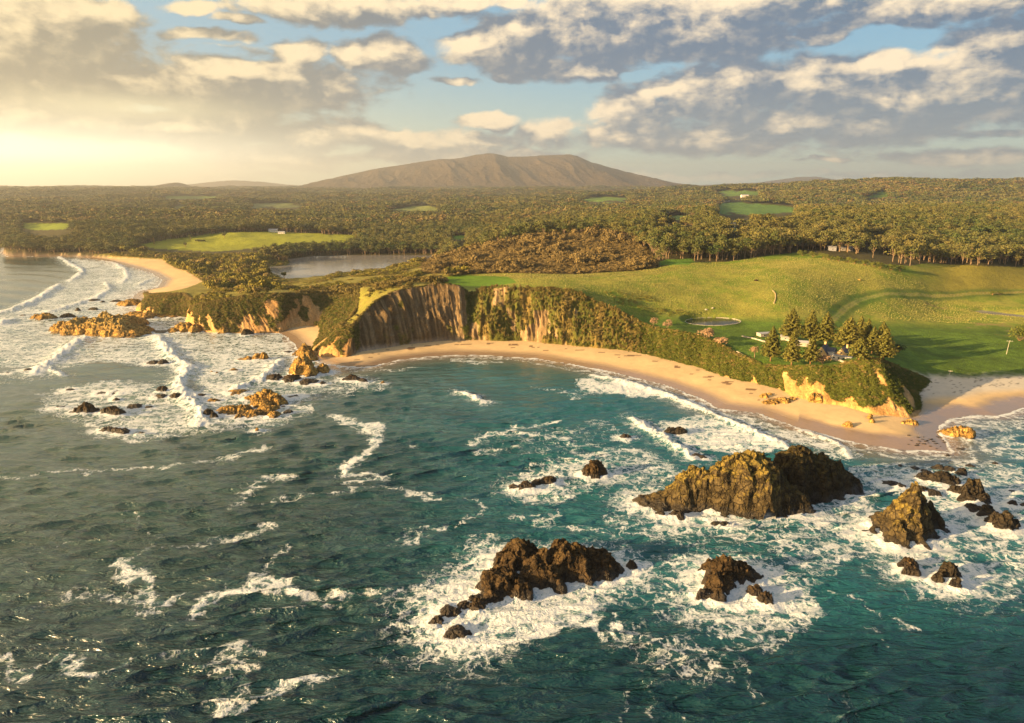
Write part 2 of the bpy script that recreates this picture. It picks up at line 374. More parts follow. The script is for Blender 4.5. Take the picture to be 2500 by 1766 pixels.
# upland control heights: (u, v, z)
CT = [(430,712,8),(560,690,6),(600,670,8),(700,700,15),(800,690,20),(700,668,6),(950,661,17),(1045,646,21),(620,665,6),(680,640,4),(640,640,4),(760,615,4),(950,615,4),(1090,622,6),
 (420,595,10),(600,580,16),(800,580,14),(600,605,6),(100,600,12),(200,560,25),(200,520,30),(100,490,40),(1000,600,8),(1000,560,15),(1000,520,25),(1000,490,30),(1000,475,50),
 (2400,645,30),(2300,580,42),(2400,520,50),(2400,490,60),(2350,463,92),(1426,577,48),(1266,601,40),(1167,618,34),(1232,665,30),(1404,668,30),(1555,659,32),(1500,585,46),(1686,640,36),(1773,638,35),(1859,626,37.5),
 (1945,620,38),(1700,690,29),(1600,700,29),(1500,700,31),(1300,690,34),(1300,671,31),(1740,785,15),(1800,760,18),(1880,881,12),(2010,858,12.5),(2060,855,12.5),(2145,872,14.5),(2300,850,6.5),(2400,800,6.5),(2400,870,5),
 (2300,910,3.6),(2450,905,3.4),(2440,765,4),(2300,745,7),(2300,690,19),(2300,645,27),(2230,648,31),(2060,627,38),(2300,644,29),(1900,700,28.5),(1900,662,34),(2000,720,23),(2040,775,14),(2100,740,15),(2140,638,35),(2200,790,8),(2100,820,11),
 (1620,560,46),(1800,560,50),(2000,560,50),(1700,530,48),(1500,540,40),(1500,510,40),(1900,510,40),(1450,485,45),(1900,488,60),(340,640,3),(250,622,4),(450,650,3),(510,680,3),(60,612,8),(395,716,7),
 (300,690,2),(20,623,2.5),(80,623,2.5),(139,621,2.5),(-200,603,3),(-600,595,4),(10,600,3),(1600,475,60),(700,480,40),(500,520,25),(700,540,18),(300,475,55),(2150,700,22),(2450,700,14),(2450,735,7),(2500,650,26),(1700,740,22),(1600,760,20),(1000,690,35),(880,700,33)]
def build_tps():
    pts, zz = [], []
    for u, v, z in CT:
        x, y = P(u, v, z); pts.append((x / y, math.log(y))); zz.append(z)
    for r in RM[3:]: pts.append((r[0] / r[1], math.log(r[1]))); zz.append(r[2])
    for a in (-.9, -.45, 0, .45, .9):
        for y, z in ((9000, 80), (14000, 100)): pts.append((a, math.log(y))); zz.append(z)
    pts = np.array(pts); zz = np.array(zz)
    d = pts[:, None] - pts[None]; r2 = (d[..., 0] * 1.5) ** 2 + d[..., 1] ** 2
    K = np.where(r2 > 0, r2 * np.log(r2 + 1e-12), 0) + np.eye(len(pts)) * 2e-4
    Pm = np.c_[np.ones(len(pts)), pts]
    A = np.block([[K, Pm], [Pm.T, np.zeros((3, 3))]])
    w = np.linalg.solve(A, np.r_[zz, 0, 0, 0]); return pts, w
TP, TW = build_tps()
LAKES = [([(648,652),(700,648),(709,641),(704,633),(760,626),(830,624),(940,623),(1059,624),(1084,631),(1045,648),(960,668),(850,684),(730,694),(690,680),(660,664)], 1.0),
         ([(1740 + 66 * math.cos(t), 785.5 + 9.5 * math.sin(t)) for t in np.linspace(0, 6.28, 20, endpoint=False)], 15.0),
         ([(2375,759),(2400,757),(2450,764),(2500,769),(2700,775),(2700,792),(2500,778),(2440,770),(2395,765)], 3.6)]
LAKEW = [[P(u, v, z) for u, v in pl] for pl, z in LAKES]
def upland(x, y):
    x = np.asarray(x, float); y = np.asarray(y, float); sh = x.shape; x = x.ravel(); y = np.maximum(y.ravel(), 50)
    a = np.clip(x / y, -.95, .95); l = np.log(np.clip(y, 200, 15000)); z = TW[-3] + TW[-2] * a + TW[-1] * l
    for i in range(len(TP)):
        r2 = ((a - TP[i, 0]) * 1.5) ** 2 + (l - TP[i, 1]) ** 2; z = z + TW[i] * r2 * np.log(r2 + 1e-12)
    # rolling relief, growing with distance
    k = sstep(y, 450, 1500)
    z = z + fbm(x / 45, y / 45, 3, 5) * (.9 + 1.6 * k) + fbm(x / 700 + 3, y / 700, 3, 8, ridged=True) * 24 * sstep(y, 1500, 4000) + fbm(x / 260, y / 330, 3, 9) * 11 * sstep(y, 1150, 2200)
    z = z + fbm(x / 11, y / 11, 2, 6) * .25
    z = z + (fbm((x + y * .5) / 62, (y - x * .35) / 34, 3, 11) * 1.3) * sstep(y, 415, 470) * sstep(y, 720, 600) * sstep(x, 60, 130)
    z = np.maximum(z, 1.8)
    for (pl, lz), lw in zip(LAKES, LAKEW):
        lw_ = np.array(lw); m = (np.abs(x - lw_[:, 0].mean()) < np.ptp(lw_[:, 0]) + 60) & (np.abs(y - lw_[:, 1].mean()) < np.ptp(lw_[:, 1]) + 60)
        if not m.any(): continue
        d, _ = polydist(x[m], y[m], lw, True); ins = inpoly(x[m], y[m], lw); sd_ = np.where(ins, -d, d)
        w = 25. if lz == 1.0 else 5.
        t = sstep(sd_, 0, w); zz = z[m]; z[m] = np.where(sd_ < 0, lz - .4 - np.minimum(d * .1, 1.5), (lz + .15) * (1 - t) + zz * t)
    return z.reshape(sh)
UP = [(r[0], r[1] + .8) for r in RM]
_b = [(2400,925,3.2),(2500,918,3.2),(2800,905,3.2),(5000,880,3)]
UPR = [P(u, v, z) for u, v, z in _b]
_l = [(500,686,2.5),(457,664,2.5),(414,648,2.5),(399,635,2.5),(338,632,2.5),(218,624,2.5),(150,622,2.),(20,622,2.),(8,614,2.),(28,598,2),(-300,592,2),(-2600,570,2)]
UPL = [P(u, v, z) for u, v, z in _l]
UPPOLY = list(reversed(UPL)) + [tuple(P(430, 719, 3)), ] + UP + UPR + [(60000, 20000), (60000, 60000), (-60000, 60000), (-60000, 1500)]
def land_sd(x, y):
    d, _ = polydist(x, y, SHW); return np.where(inpoly(x, y, LANDPOLY), d, -d)
def height(x, y, sd_=None):
    x = np.asarray(x, float); y = np.asarray(y, float)
    if sd_ is None: sd_ = land_sd(x, y)
    low = np.where(sd_ > 0, 2.6 * (1 - np.exp(-sd_ * .035)) + .02 * np.minimum(sd_, 30), np.maximum(sd_ * .05, -6))
    low = low + fbm(x / 9, y / 9, 2, 31) * .12 * sstep(sd_, 3, 15)
    up = upland(x, y); ins = inpoly(x, y, UPPOLY) & (sd_ > 0)
    return np.where(ins, up, low), ins
def gz(x, y): return float(height(np.array([x]), np.array([y]))[0][0])
def hit(u, v, y0=260., y1=9000.):
    """where the sight line through photo point (u,v) meets the ground"""
    dx, dy, dz = ray(u, v); ys = np.geomspace(y0, y1, 900); t = ys / dy; x = dx * t; z = CAMZ + dz * t
    h, _ = height(x, ys); k = np.argmax(z < h)
    if z[k] >= h[k]: k = len(ys) - 1
    a = max(k - 1, 0); f = (z[a] - h[a]) / max((z[a] - h[a]) - (z[k] - h[k]), 1e-6) if k else 0
    y = ys[a] + (ys[k] - ys[a]) * f; x = dx * y / dy
    return float(x), float(y), gz(float(x), float(y))
# land cover edges (photo columns -> row where grass starts)
EU = [0,560,600,700,800,900,960,1050,1110,1232,1404,1555,1599,1680,1773,1859,1945,2000,2100,2220,2260,2400,2500,3500]
EV = [9999,9999,722,716,708,698,688,678,672,667,670,661,655,640,640,626,617,622,640,650,643,650,652,652]
FIELDS = [([(319,599),(410,586),(475,577),(544,567),(665,566),(876,575),(842,596),(725,596),(626,607),(518,615),(376,607)], (.25,.26,.02)),
 ([(35,550),(80,545),(170,546),(182,552),(150,560),(80,562)], (.20,.25,.02)), ([(384,481),(470,477),(544,478),(520,487),(400,487)], (.13,.19,.03)),
 ([(940,513),(1000,504),(1050,503),(1090,508),(1060,515),(960,516)], (.20,.22,.05)), ([(1404,492),(1450,484),(1530,484),(1540,491),(1440,494)], (.12,.19,.03)),
 ([(1740,512),(1760,497),(1830,495),(1945,508),(1950,518),(1880,522),(1790,524)], (.09,.17,.03)), ([(2105,485),(2150,468),(2170,463),(2168,482),(2140,486)], (.14,.22,.03)),
 ([(1100,578),(1130,574),(1145,579),(1140,586),(1104,586)], (.12,.24,.03)), ([(1595,533),(1650,526),(1720,530),(1700,537),(1610,538)], (.10,.16,.03)),
 ([(2100,590),(2170,585),(2185,588),(2150,596),(2105,596)], (.10,.20,.02)), ([(1767,560),(1790,554),(1830,557),(1820,565),(1775,566)], (.09,.16,.03)),
 ([(1740,468),(1850,466),(1860,474),(1780,480)], (.10,.17,.03)), ([(600,500),(700,497),(760,503),(690,508),(620,507)], (.14,.16,.05)), ([(400,505),(440,500),(470,505),(430,510)],(.14,.16,.05)),
 ([(1600,640),(1640,633),(1690,632),(1690,645),(1610,650)], (.10,.19,.02))]
def cover_at(u, v, y):
    """0 grass, 1 forest, 2 dune scrub, 3 brown hill scrub, 4 field"""
    e = np.interp(u, EU, EV); c = np.where(v > e, 0, 1)
    c = np.where((v > 690) & (u < 600), 2, c)
    c = np.where((c == 1) & (y < 930) & (u < 1240) & (v > 610), 2, c)
    c = np.where((c == 1) & (y < 1010) & (u < 640), 2, c)
    hill = inpoly(u, v, [(1030,668),(1030,638),(1167,612),(1266,592),(1361,570),(1426,566),(1491,570),(1560,600),(1610,640),(1600,660),(1404,674),(1200,672)]) & (y < 790)
    c = np.where(hill & (c != 0), 3, c)
    k = np.where(y > 1500, 1., .35); uu = u + fbm(u / 22, v / 5, 3, 60) * 34 * k; vv = v + fbm(u / 30, v / 7, 3, 61) * 5 * k
    for pl, _ in FIELDS: c = np.where(inpoly(uu, vv, pl), 4, c)
    return c
TRACK = [(2020,800),(2040,775),(2065,752),(2096,733),(2140,722),(2247,719),(2370,717),(2500,713),(2650,708)]
TRACKW = [hit(u, v)[:2] for u, v in TRACK]
def build_ground():
    az = np.r_[np.linspace(-1.2, -.74, 40)[:-1], np.linspace(-.74, .74, 860), np.linspace(.74, 1.2, 40)[1:]]
    rr = np.r_[np.linspace(150, 250, 20)[:-1], np.exp(np.arange(math.log(250), math.log(1150), .0042)), np.exp(np.arange(math.log(1150), math.log(15500), .0085))]
    A, Q = np.meshgrid(az, rr); x = (Q * np.sin(A)).ravel(); y = (Q * np.cos(A)).ravel()
    sd_ = land_sd(x, y); z, ins = height(x, y, sd_)
    u, v = proj(x, y, z); q = np.hypot(x, y)
    lc = cover_at(u, v, y)
    n1 = fbm(x / 14, y / 14, 4, 50); n2 = fbm(x / 3, y / 3, 3, 51); n3 = fbm(x / 70, y / 70, 3, 52)
    col = np.zeros((len(x), 3))
    # grass colours by area
    tus = np.array([.29, .27, .045]); green = np.array([.15, .21, .018]); gold = np.array([.235, .185, .042]); lawn = np.array([.085, .140, .014]); pale = np.array([.24, .20, .05])
    k = sstep(n1 * .6 + n3 * .6 + n2 * .3, -.35, .45)[:, None]
    g = green * (1 - k) + tus * k
    wgold = (sstep(u, 1180, 1040) * sstep(v, 668, 680) + .75 * inpoly(u, v, [(1110,672),(1404,668),(1600,655),(1690,650),(1600,672),(1404,678),(1200,682),(1120,682)]))[:, None]
    g = g * (1 - np.clip(wgold, 0, 1) * (.75 + .25 * n2[:, None])) + gold * np.clip(wgold, 0, 1) * (.75 + .25 * n2[:, None])
    wp = inpoly(u, v, [(1062,698),(1075,680),(1115,672),(1240,676),(1262,690),(1200,700)]).astype(float)[:, None]
    g = g * (1 - wp) + np.array([.11, .20, .01]) * wp
    wl = (sstep(v + n1 * 8, 765 + (u - 1700) * .03, 790 + (u - 1700) * .03) * sstep(u, 1450, 1560))[:, None]
    g = g * (1 - wl) + lawn * wl * (1 + .45 * n1[:, None] + .2 * n2[:, None])
    wr = (sstep(u + n3 * 60, 2180, 2330) * sstep(v, 735 + n1 * 6, 712))[:, None]
    g = g * (1 - wr) + np.array([.22, .19, .03]) * wr
    wd = (sstep(n1 + n2 * .5, .05, .5) * inpoly(u, v, [(2250,738),(2330,745),(2420,790),(2500,790),(2500,830),(2330,800),(2280,765)]))[:, None]
    g = g * (1 - wd * .8) + np.array([.26, .17, .07]) * wd * .8
    tr, _ = polydist(x, y, TRACKW); wt = sstep(np.abs(np.abs(tr) - .95), .6, .2)[:, None] * .6; g = g * (1 - wt) + np.array([.33, .27, .12]) * wt
    wt = (sstep(tr, 9, 4) * (tr > 2.4))[:, None]; g = g * (1 - wt * .7) + np.array([.06, .12, .015]) * wt * .7
    floor_ = np.array([.07, .06, .02]); scr = np.array([.21, .18, .035])
    col[:] = g
    for c, cc in ((1, floor_), (2, scr), (3, np.array([.15, .11, .035]))): m = lc == c; col[m] = cc * (1 + .35 * n1[m, None])
    kf = np.where(y > 1500, 1., .35); uf = u + fbm(u / 22, v / 5, 3, 60) * 34 * kf; vf = v + fbm(u / 30, v / 7, 3, 61) * 5 * kf
    for pl, cc in FIELDS: m = inpoly(uf, vf, pl); col[m] = np.array(cc) * (1 + .18 * n1[m, None] + .1 * n3[m, None])
    # sand where not upland, and the dune fringe
    sand = np.array([.61, .43, .215]); wetc = np.array([.27, .185, .115]); white = np.array([.52, .46, .36])
    ws = np.where(ins, 0., 1.)
    duneu = (u > 2150) & (v > 878) & ins
    ws = np.where(duneu, sstep(v + n1 * 10 + n2 * 7, 905, 928), ws)
    beachl = ins & (z < 3.6) & (sd_ < 70) & (u < 520) & (lc != 4); ws = np.where(beachl & (n2 + n1 > .45), .8, ws)
    wet = sstep(sd_, 15, 3) * (~ins)
    wet = np.where((u > 1950) & (~ins), sstep(sd_ + n1 * 5, 17, 8), wet)
    sc = sand * (1 + .10 * n2[:, None] + .12 * n1[:, None]); wh = sstep(u, 2200, 2260)[:, None] * sstep(sd_, 16, 26)[:, None]; sc = sc * (1 - wh) + white * (1 + .1 * n2[:, None]) * wh
    speck = (fbm(x / 1.6, y / 1.6, 2, 77) > .52) & (u > 2240) & (sd_ > 24); sc[speck] *= .45
    # seaweed wrack line along the top of the main beach
    fx = polydist(x, y, FT[27:, :2])[0]; wr_ = ((fbm(x / 7, y / 2.2, 3, 78) > .30 + np.abs(fx - 9) * .045) & (~ins) & (u > 850) & (u < 1900)); sc[wr_] = np.array([.20, .12, .06])
    sc = sc * (1 - wet[:, None]) + wetc * wet[:, None]
    col = col * (1 - ws[:, None]) + sc * ws[:, None]
    lakem = np.zeros(len(x), bool)
    keep = (z > -5.5) | (q > 5000)
    co = np.c_[x, y, z]; f = grid_faces(len(rr), len(az), keep)
    at = {'albedo': np.clip(col, 0, 1), 'wet': wet * ws, 'sandy': ws}
    co, f, at = compact(co, f, at)
    def gm(n):
        p = n.pos(); c = n.attr('albedo', 'Color'); s = n.attr('sandy'); w = n.attr('wet')
        a = n.noise(p, .55, 4, .6); b = n.noise(p, .12, 4, .6)
        vv = n.m('MULTIPLY', n.lin(a, .25, .75, .72, 1.28), n.lin(b, .3, .7, .85, 1.15)); vv = n.m('ADD', n.m('MULTIPLY', vv, n.m('SUBTRACT', 1., s)), n.m('MULTIPLY', s, n.lin(a, .2, .8, .93, 1.07)))
        cc = n.vm('MULTIPLY', c, n.xyz(vv, vv, vv))
        gb = n.bump(n.noise(p, .8, 5, .65), .9, 1.1); sb = n.bump(n.noise(p, .5, 4, .6), .35, .3)
        nn = n.mix(s, gb, sb); n.surf(cc, n.m('MULTIPLY_ADD', w, -.72, .9), nn, n.m('MULTIPLY_ADD', w, .35, .15))
    tag(mesh_obj('ground', co, f, mat('ground', gm), attrs=at), kind='structure')
build_ground()

# ------------------------------------------------------------------ cliffs (one continuous sheet from beach to rim)
CLIFF_PTS = []
def build_cliffs():
    n = len(ST); seg = np.hypot(*(np.diff((FT + RM)[:, :2] / 2, axis=0).T)); cum = np.r_[0, np.cumsum(seg)]
    ns = int(cum[-1] / .55); s = np.linspace(0, cum[-1], ns)
    def cr(arr):  # smooth interpolation (linear blended with smoothing)
        v = np.interp(s, cum, arr); k = 7; ker = np.hanning(k + 2)[1:-1]; ker /= ker.sum()
        return np.convolve(np.pad(v, k // 2, mode='edge'), ker, 'valid')
    F_ = np.stack([cr(FT[:, i]) for i in range(3)], 1); R_ = np.stack([cr(RM[:, i]) for i in range(3)], 1)
    A = np.array([q[5:9] for q in ST], float); veg, org, fl, gr = [cr(A[:, i]) for i in range(4)]
    nt = 78; t = np.r_[np.linspace(-.05, 1, nt - 12), 1 + np.linspace(.03, .35, 12)]
    S, T = np.meshgrid(s, t, indexing='ij'); tc = np.clip(T, 0, 1)
    B = R_ - F_; L = np.hypot(B[:, 0], B[:, 1])[:, None]; hgt = B[:, 2][:, None]
    hx = .55 * tc + .45 * (tc ** 2 * (3 - 2 * tc)); hx = np.where(T > 1, 1 + (T - 1) * 10 / np.maximum(L, 2), hx)
    x = F_[:, 0][:, None] + B[:, 0][:, None] * hx; y = F_[:, 1][:, None] + B[:, 1][:, None] * hx
    z = F_[:, 2][:, None] + hgt * tc + np.where(T < 0, T * 25, 0)
    # outward normal (horizontal): perpendicular to along-direction
    G = np.gradient((F_ + R_)[:, :2] / 2, axis=0); G /= np.linalg.norm(G, axis=1)[:, None] + 1e-9
    Nx, Ny = G[:, 1], -G[:, 0]
    k = 41; ker = np.ones(k) / k; Nx = np.convolve(np.pad(Nx, k // 2, mode='edge'), ker, 'valid'); Ny = np.convolve(np.pad(Ny, k // 2, mode='edge'), ker, 'valid'); q = np.hypot(Nx, Ny); Nx /= q; Ny /= q
    Nx, Ny = Nx[:, None], Ny[:, None]
    W = np.sin(np.clip(tc, 0, 1) * math.pi) ** .55 * sstep(hgt, 2, 12)
    hm = tc * hgt
    slant = np.clip(gr, 0, 1)[:, None] * sstep(S / cum[-1], .58, .44) * .85      # strata of the left bluff lean
    ss = S + hm * slant
    vegw = veg[:, None]
    flute = fbm(ss / 6.5, hm / 34, 3, 90, .5, True) * .7 + fbm(ss / 2.4, hm / 16, 3, 91, .5, True) * .32
    lump = fbm(S / 12, hm / 10, 3, 92)
    big_ = fbm(S / 21 + .15 * hm / 10, hm / 60, 3, 104, .5, True)
    d = W * (fl[:, None] * flute * 1.15 + lump * 2.2 + big_ * 3.2 * sstep(fl[:, None], 1.2, 2.) + (fbm(ss / 5, hm / 7, 3, 105, .6, True)) * .9) + W * fbm(S / 1.7, hm / 1.7, 2, 93) * .35 + W * facets(ss / 2.1, hm / 14, 2, 103) * .5 * np.clip(1.6 - vegw, 0, 1)
    x = x + Nx * d; y = y + Ny * d
    # rim scallops and vegetation mask
    z = z + np.where((T > .55), (fbm(S / 5, S * 0, 2, 94) * 1.1 + fbm(S / 13, S * 0, 2, 106) * 1.6) * sstep(T, .6, .95) * sstep(hgt, 5, 20) * sstep(fl[:, None], 1, 3), 0)
    over = T > 1
    zu = upland(x[over], y[over]); z[over] = np.maximum(zu + .35 - (T[over] - 1) * 3.2, zu - 2)
    vn = fbm(S / 9, hm / 9, 4, 95) * .75 + fbm(ss / 5, hm / 26, 3, 96) * .45
    vt = veg[:, None] * 1.9 - .95 - (.26 - .16 * sstep(S / cum[-1], .6, .8)) * np.clip(org[:, None], 0, 1) * sstep(veg[:, None], .97, .8) + vn * (.8 + .95 * np.clip(org[:, None], 0, 1)) + (tc - .30) * 1.5 * org[:, None] - sstep(hm, 2.5, .6) * (1 - .0) * .9
    vg = sstep(vt, -.05, .12); vg = np.where(over, 1, vg)
    n2 = fbm(ss / 1.3, hm / 6, 3, 97); n3 = fbm(S / 20, hm / 14, 3, 98)
    strat = fbm(ss / 1.1, hm / 40, 3, 99); ora = np.array([.50, .265, .085]); pal = np.array([.58, .40, .18]); dk = (1 - .42 * sstep(S / cum[-1], .60, .54) * sstep(S / cum[-1], .36, .42))[..., None]; brn = np.array([.17, .11, .05]) * dk; gry = np.array([.33, .225, .11]) * dk  # dk: bluff rock coloured darker to deepen the shade on its face
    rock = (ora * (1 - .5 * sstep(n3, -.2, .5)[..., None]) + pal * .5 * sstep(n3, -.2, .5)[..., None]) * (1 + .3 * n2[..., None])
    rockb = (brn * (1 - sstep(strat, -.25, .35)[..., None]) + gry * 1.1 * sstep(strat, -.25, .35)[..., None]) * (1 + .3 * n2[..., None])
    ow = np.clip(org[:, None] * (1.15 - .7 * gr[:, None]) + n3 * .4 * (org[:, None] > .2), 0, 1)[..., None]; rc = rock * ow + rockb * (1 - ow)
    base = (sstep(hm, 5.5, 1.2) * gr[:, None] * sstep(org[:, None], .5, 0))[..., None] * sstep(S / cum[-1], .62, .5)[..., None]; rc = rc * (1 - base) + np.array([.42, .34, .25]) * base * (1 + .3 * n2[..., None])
    gcol = np.array([.105, .105, .02]) * (1 + .3 * n3[..., None]) * (1 - .0) ; gb = np.array([.23, .16, .045]); kk = (sstep(fbm(S / 7, hm / 30, 2, 100), -.2, .4) * sstep(fl[:, None], 2., 3.4))[..., None]; gcol = gcol * (1 - kk) + gb * kk
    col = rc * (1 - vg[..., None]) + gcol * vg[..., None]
    co = np.stack([x, y, z], -1).reshape(-1, 3)
    def cm(n):
        p = n.pos(); c = n.attr('albedo', 'Color'); v = n.attr('veg')
        a = n.noise(p, .9, 4, .6); e = n.lin(a, .25, .75, .7, 1.3); cc = n.vm('MULTIPLY', c, n.xyz(e, e, e))
        ps = n.vm('MULTIPLY', p, (1, 1, .28))
        b = n.mix(v, n.bump(n.noise(ps, 1.1, 5, .65), .9, .9), n.bump(n.noise(p, .9, 5, .7), 1., 1.3))
        n.surf(cc, .92, b, .12)
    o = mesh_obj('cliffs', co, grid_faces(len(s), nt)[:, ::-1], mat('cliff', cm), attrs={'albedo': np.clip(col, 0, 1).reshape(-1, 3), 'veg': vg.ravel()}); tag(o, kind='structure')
    # candidate places for cliff shrubs
    gx, gy = np.nonzero((vg > .6) & (T > .04) & (T < 1.12) & (hgt > 3)); CLIFF_PTS.append((co.reshape(len(s), nt, 3)[gx, gy], S[gx, gy] / cum[-1], tc[gx, gy], Nx[gx, 0], Ny[gx, 0], fl[gx], org[gx]))
build_cliffs()

# ------------------------------------------------------------------ mountain and far ridges
def ridge(name, prof, y0, depth, base, amp, seed, nx=420, ny=70, col=(.085, .058, .030), gull=.25):
    pu = [p[0] for p in prof]; u = np.linspace(pu[0], pu[-1], nx); v = np.interp(u, pu, [p[1] for p in prof])
    xs = []; zs = []
    for a, b in zip(u, v): X_, Z_ = PY(a, b, y0); xs.append(X_); zs.append(Z_)
    xs = np.array(xs); zs = np.array(zs); t = np.linspace(-1, 1, ny)
    X, T = np.meshgrid(xs, t); Z = np.meshgrid(zs, t)[0]; Y = y0 + T * depth
    fall = (1 - np.abs(T) ** 1.25) ; rel = np.maximum(Z - base, 0)
    g = fbm(X / (depth * .28) + T * .5, T * 1.1 + X / (depth * 1.3), 4, seed, .55, True)
    z = base - 12 + (rel + 12) * fall * (1 + gull * g * (1 - fall) * 1.6) + fbm(X / 130, Y / 130, 3, seed + 1) * amp * np.minimum(fall * 4, 1)
    c = np.array(col) * (1 + .25 * fbm(X / 300, Y / 300, 3, seed + 2).ravel()[:, None])
    def rm(n):
        p = n.pos(); cc = n.attr('albedo', 'Color'); e = n.lin(n.noise(p, .02, 5, .7), .3, .7, .7, 1.3)
        n.surf(n.vm('MULTIPLY', cc, n.xyz(e, e, e)), .95, n.bump(n.noise(p, .022, 4, .7), 1., 45.), .05)
    return tag(mesh_obj(name, np.stack([X, Y, z], -1).reshape(-1, 3), grid_faces(ny, nx), mat('far_forest', rm), attrs={'albedo': c}), kind='structure')
ridge('mountain', [(700,470),(760,463),(800,446),(840,431),(900,415),(960,406),(1000,400),(1060,391),(1130,386),(1165,378),(1190,375),(1215,377),(1240,383),(1300,382),(1350,379),(1390,378),(1410,382),(1440,395),(1500,412),(1560,429),(1600,441),(1660,452),(1760,458),(1860,465)], 9600, 2300, 60, 9, 300, 620, 150, gull=.5)
ridge('low_hills', [(-900,462),(-200,461),(0,461),(120,461),(200,458),(265,453),(285,455),(330,457),(390,453),(415,447),(432,446),(445,450),(462,459),(520,463),(640,464),(760,464),(900,466)], 7600, 800, 45, 5, 320, 400, 40)
ridge('far_range', [(300,468),(450,452),(520,444),(570,440),(640,444),(700,451),(780,455),(900,466)], 14500, 900, 80, 5, 330, 200, 20)
ridge('eastern_range', [(1500,466),(1650,456),(1750,450),(1850,446),(1900,439),(1950,432),(1990,431),(2040,438),(2090,446),(2160,450),(2250,452),(2350,449),(2500,451),(2900,455)], 14800, 900, 80, 5, 340, 300, 20)
ridge('wooded_ridge', [(1350,466),(1500,464),(1600,463),(1700,462),(1800,464),(1900,461),(2000,463),(2080,460),(2140,457),(2180,455),(2260,457),(2340,458),(2400,456),(2500,458),(3200,458)], 5200, 900, 30, 7, 350, 400, 60)
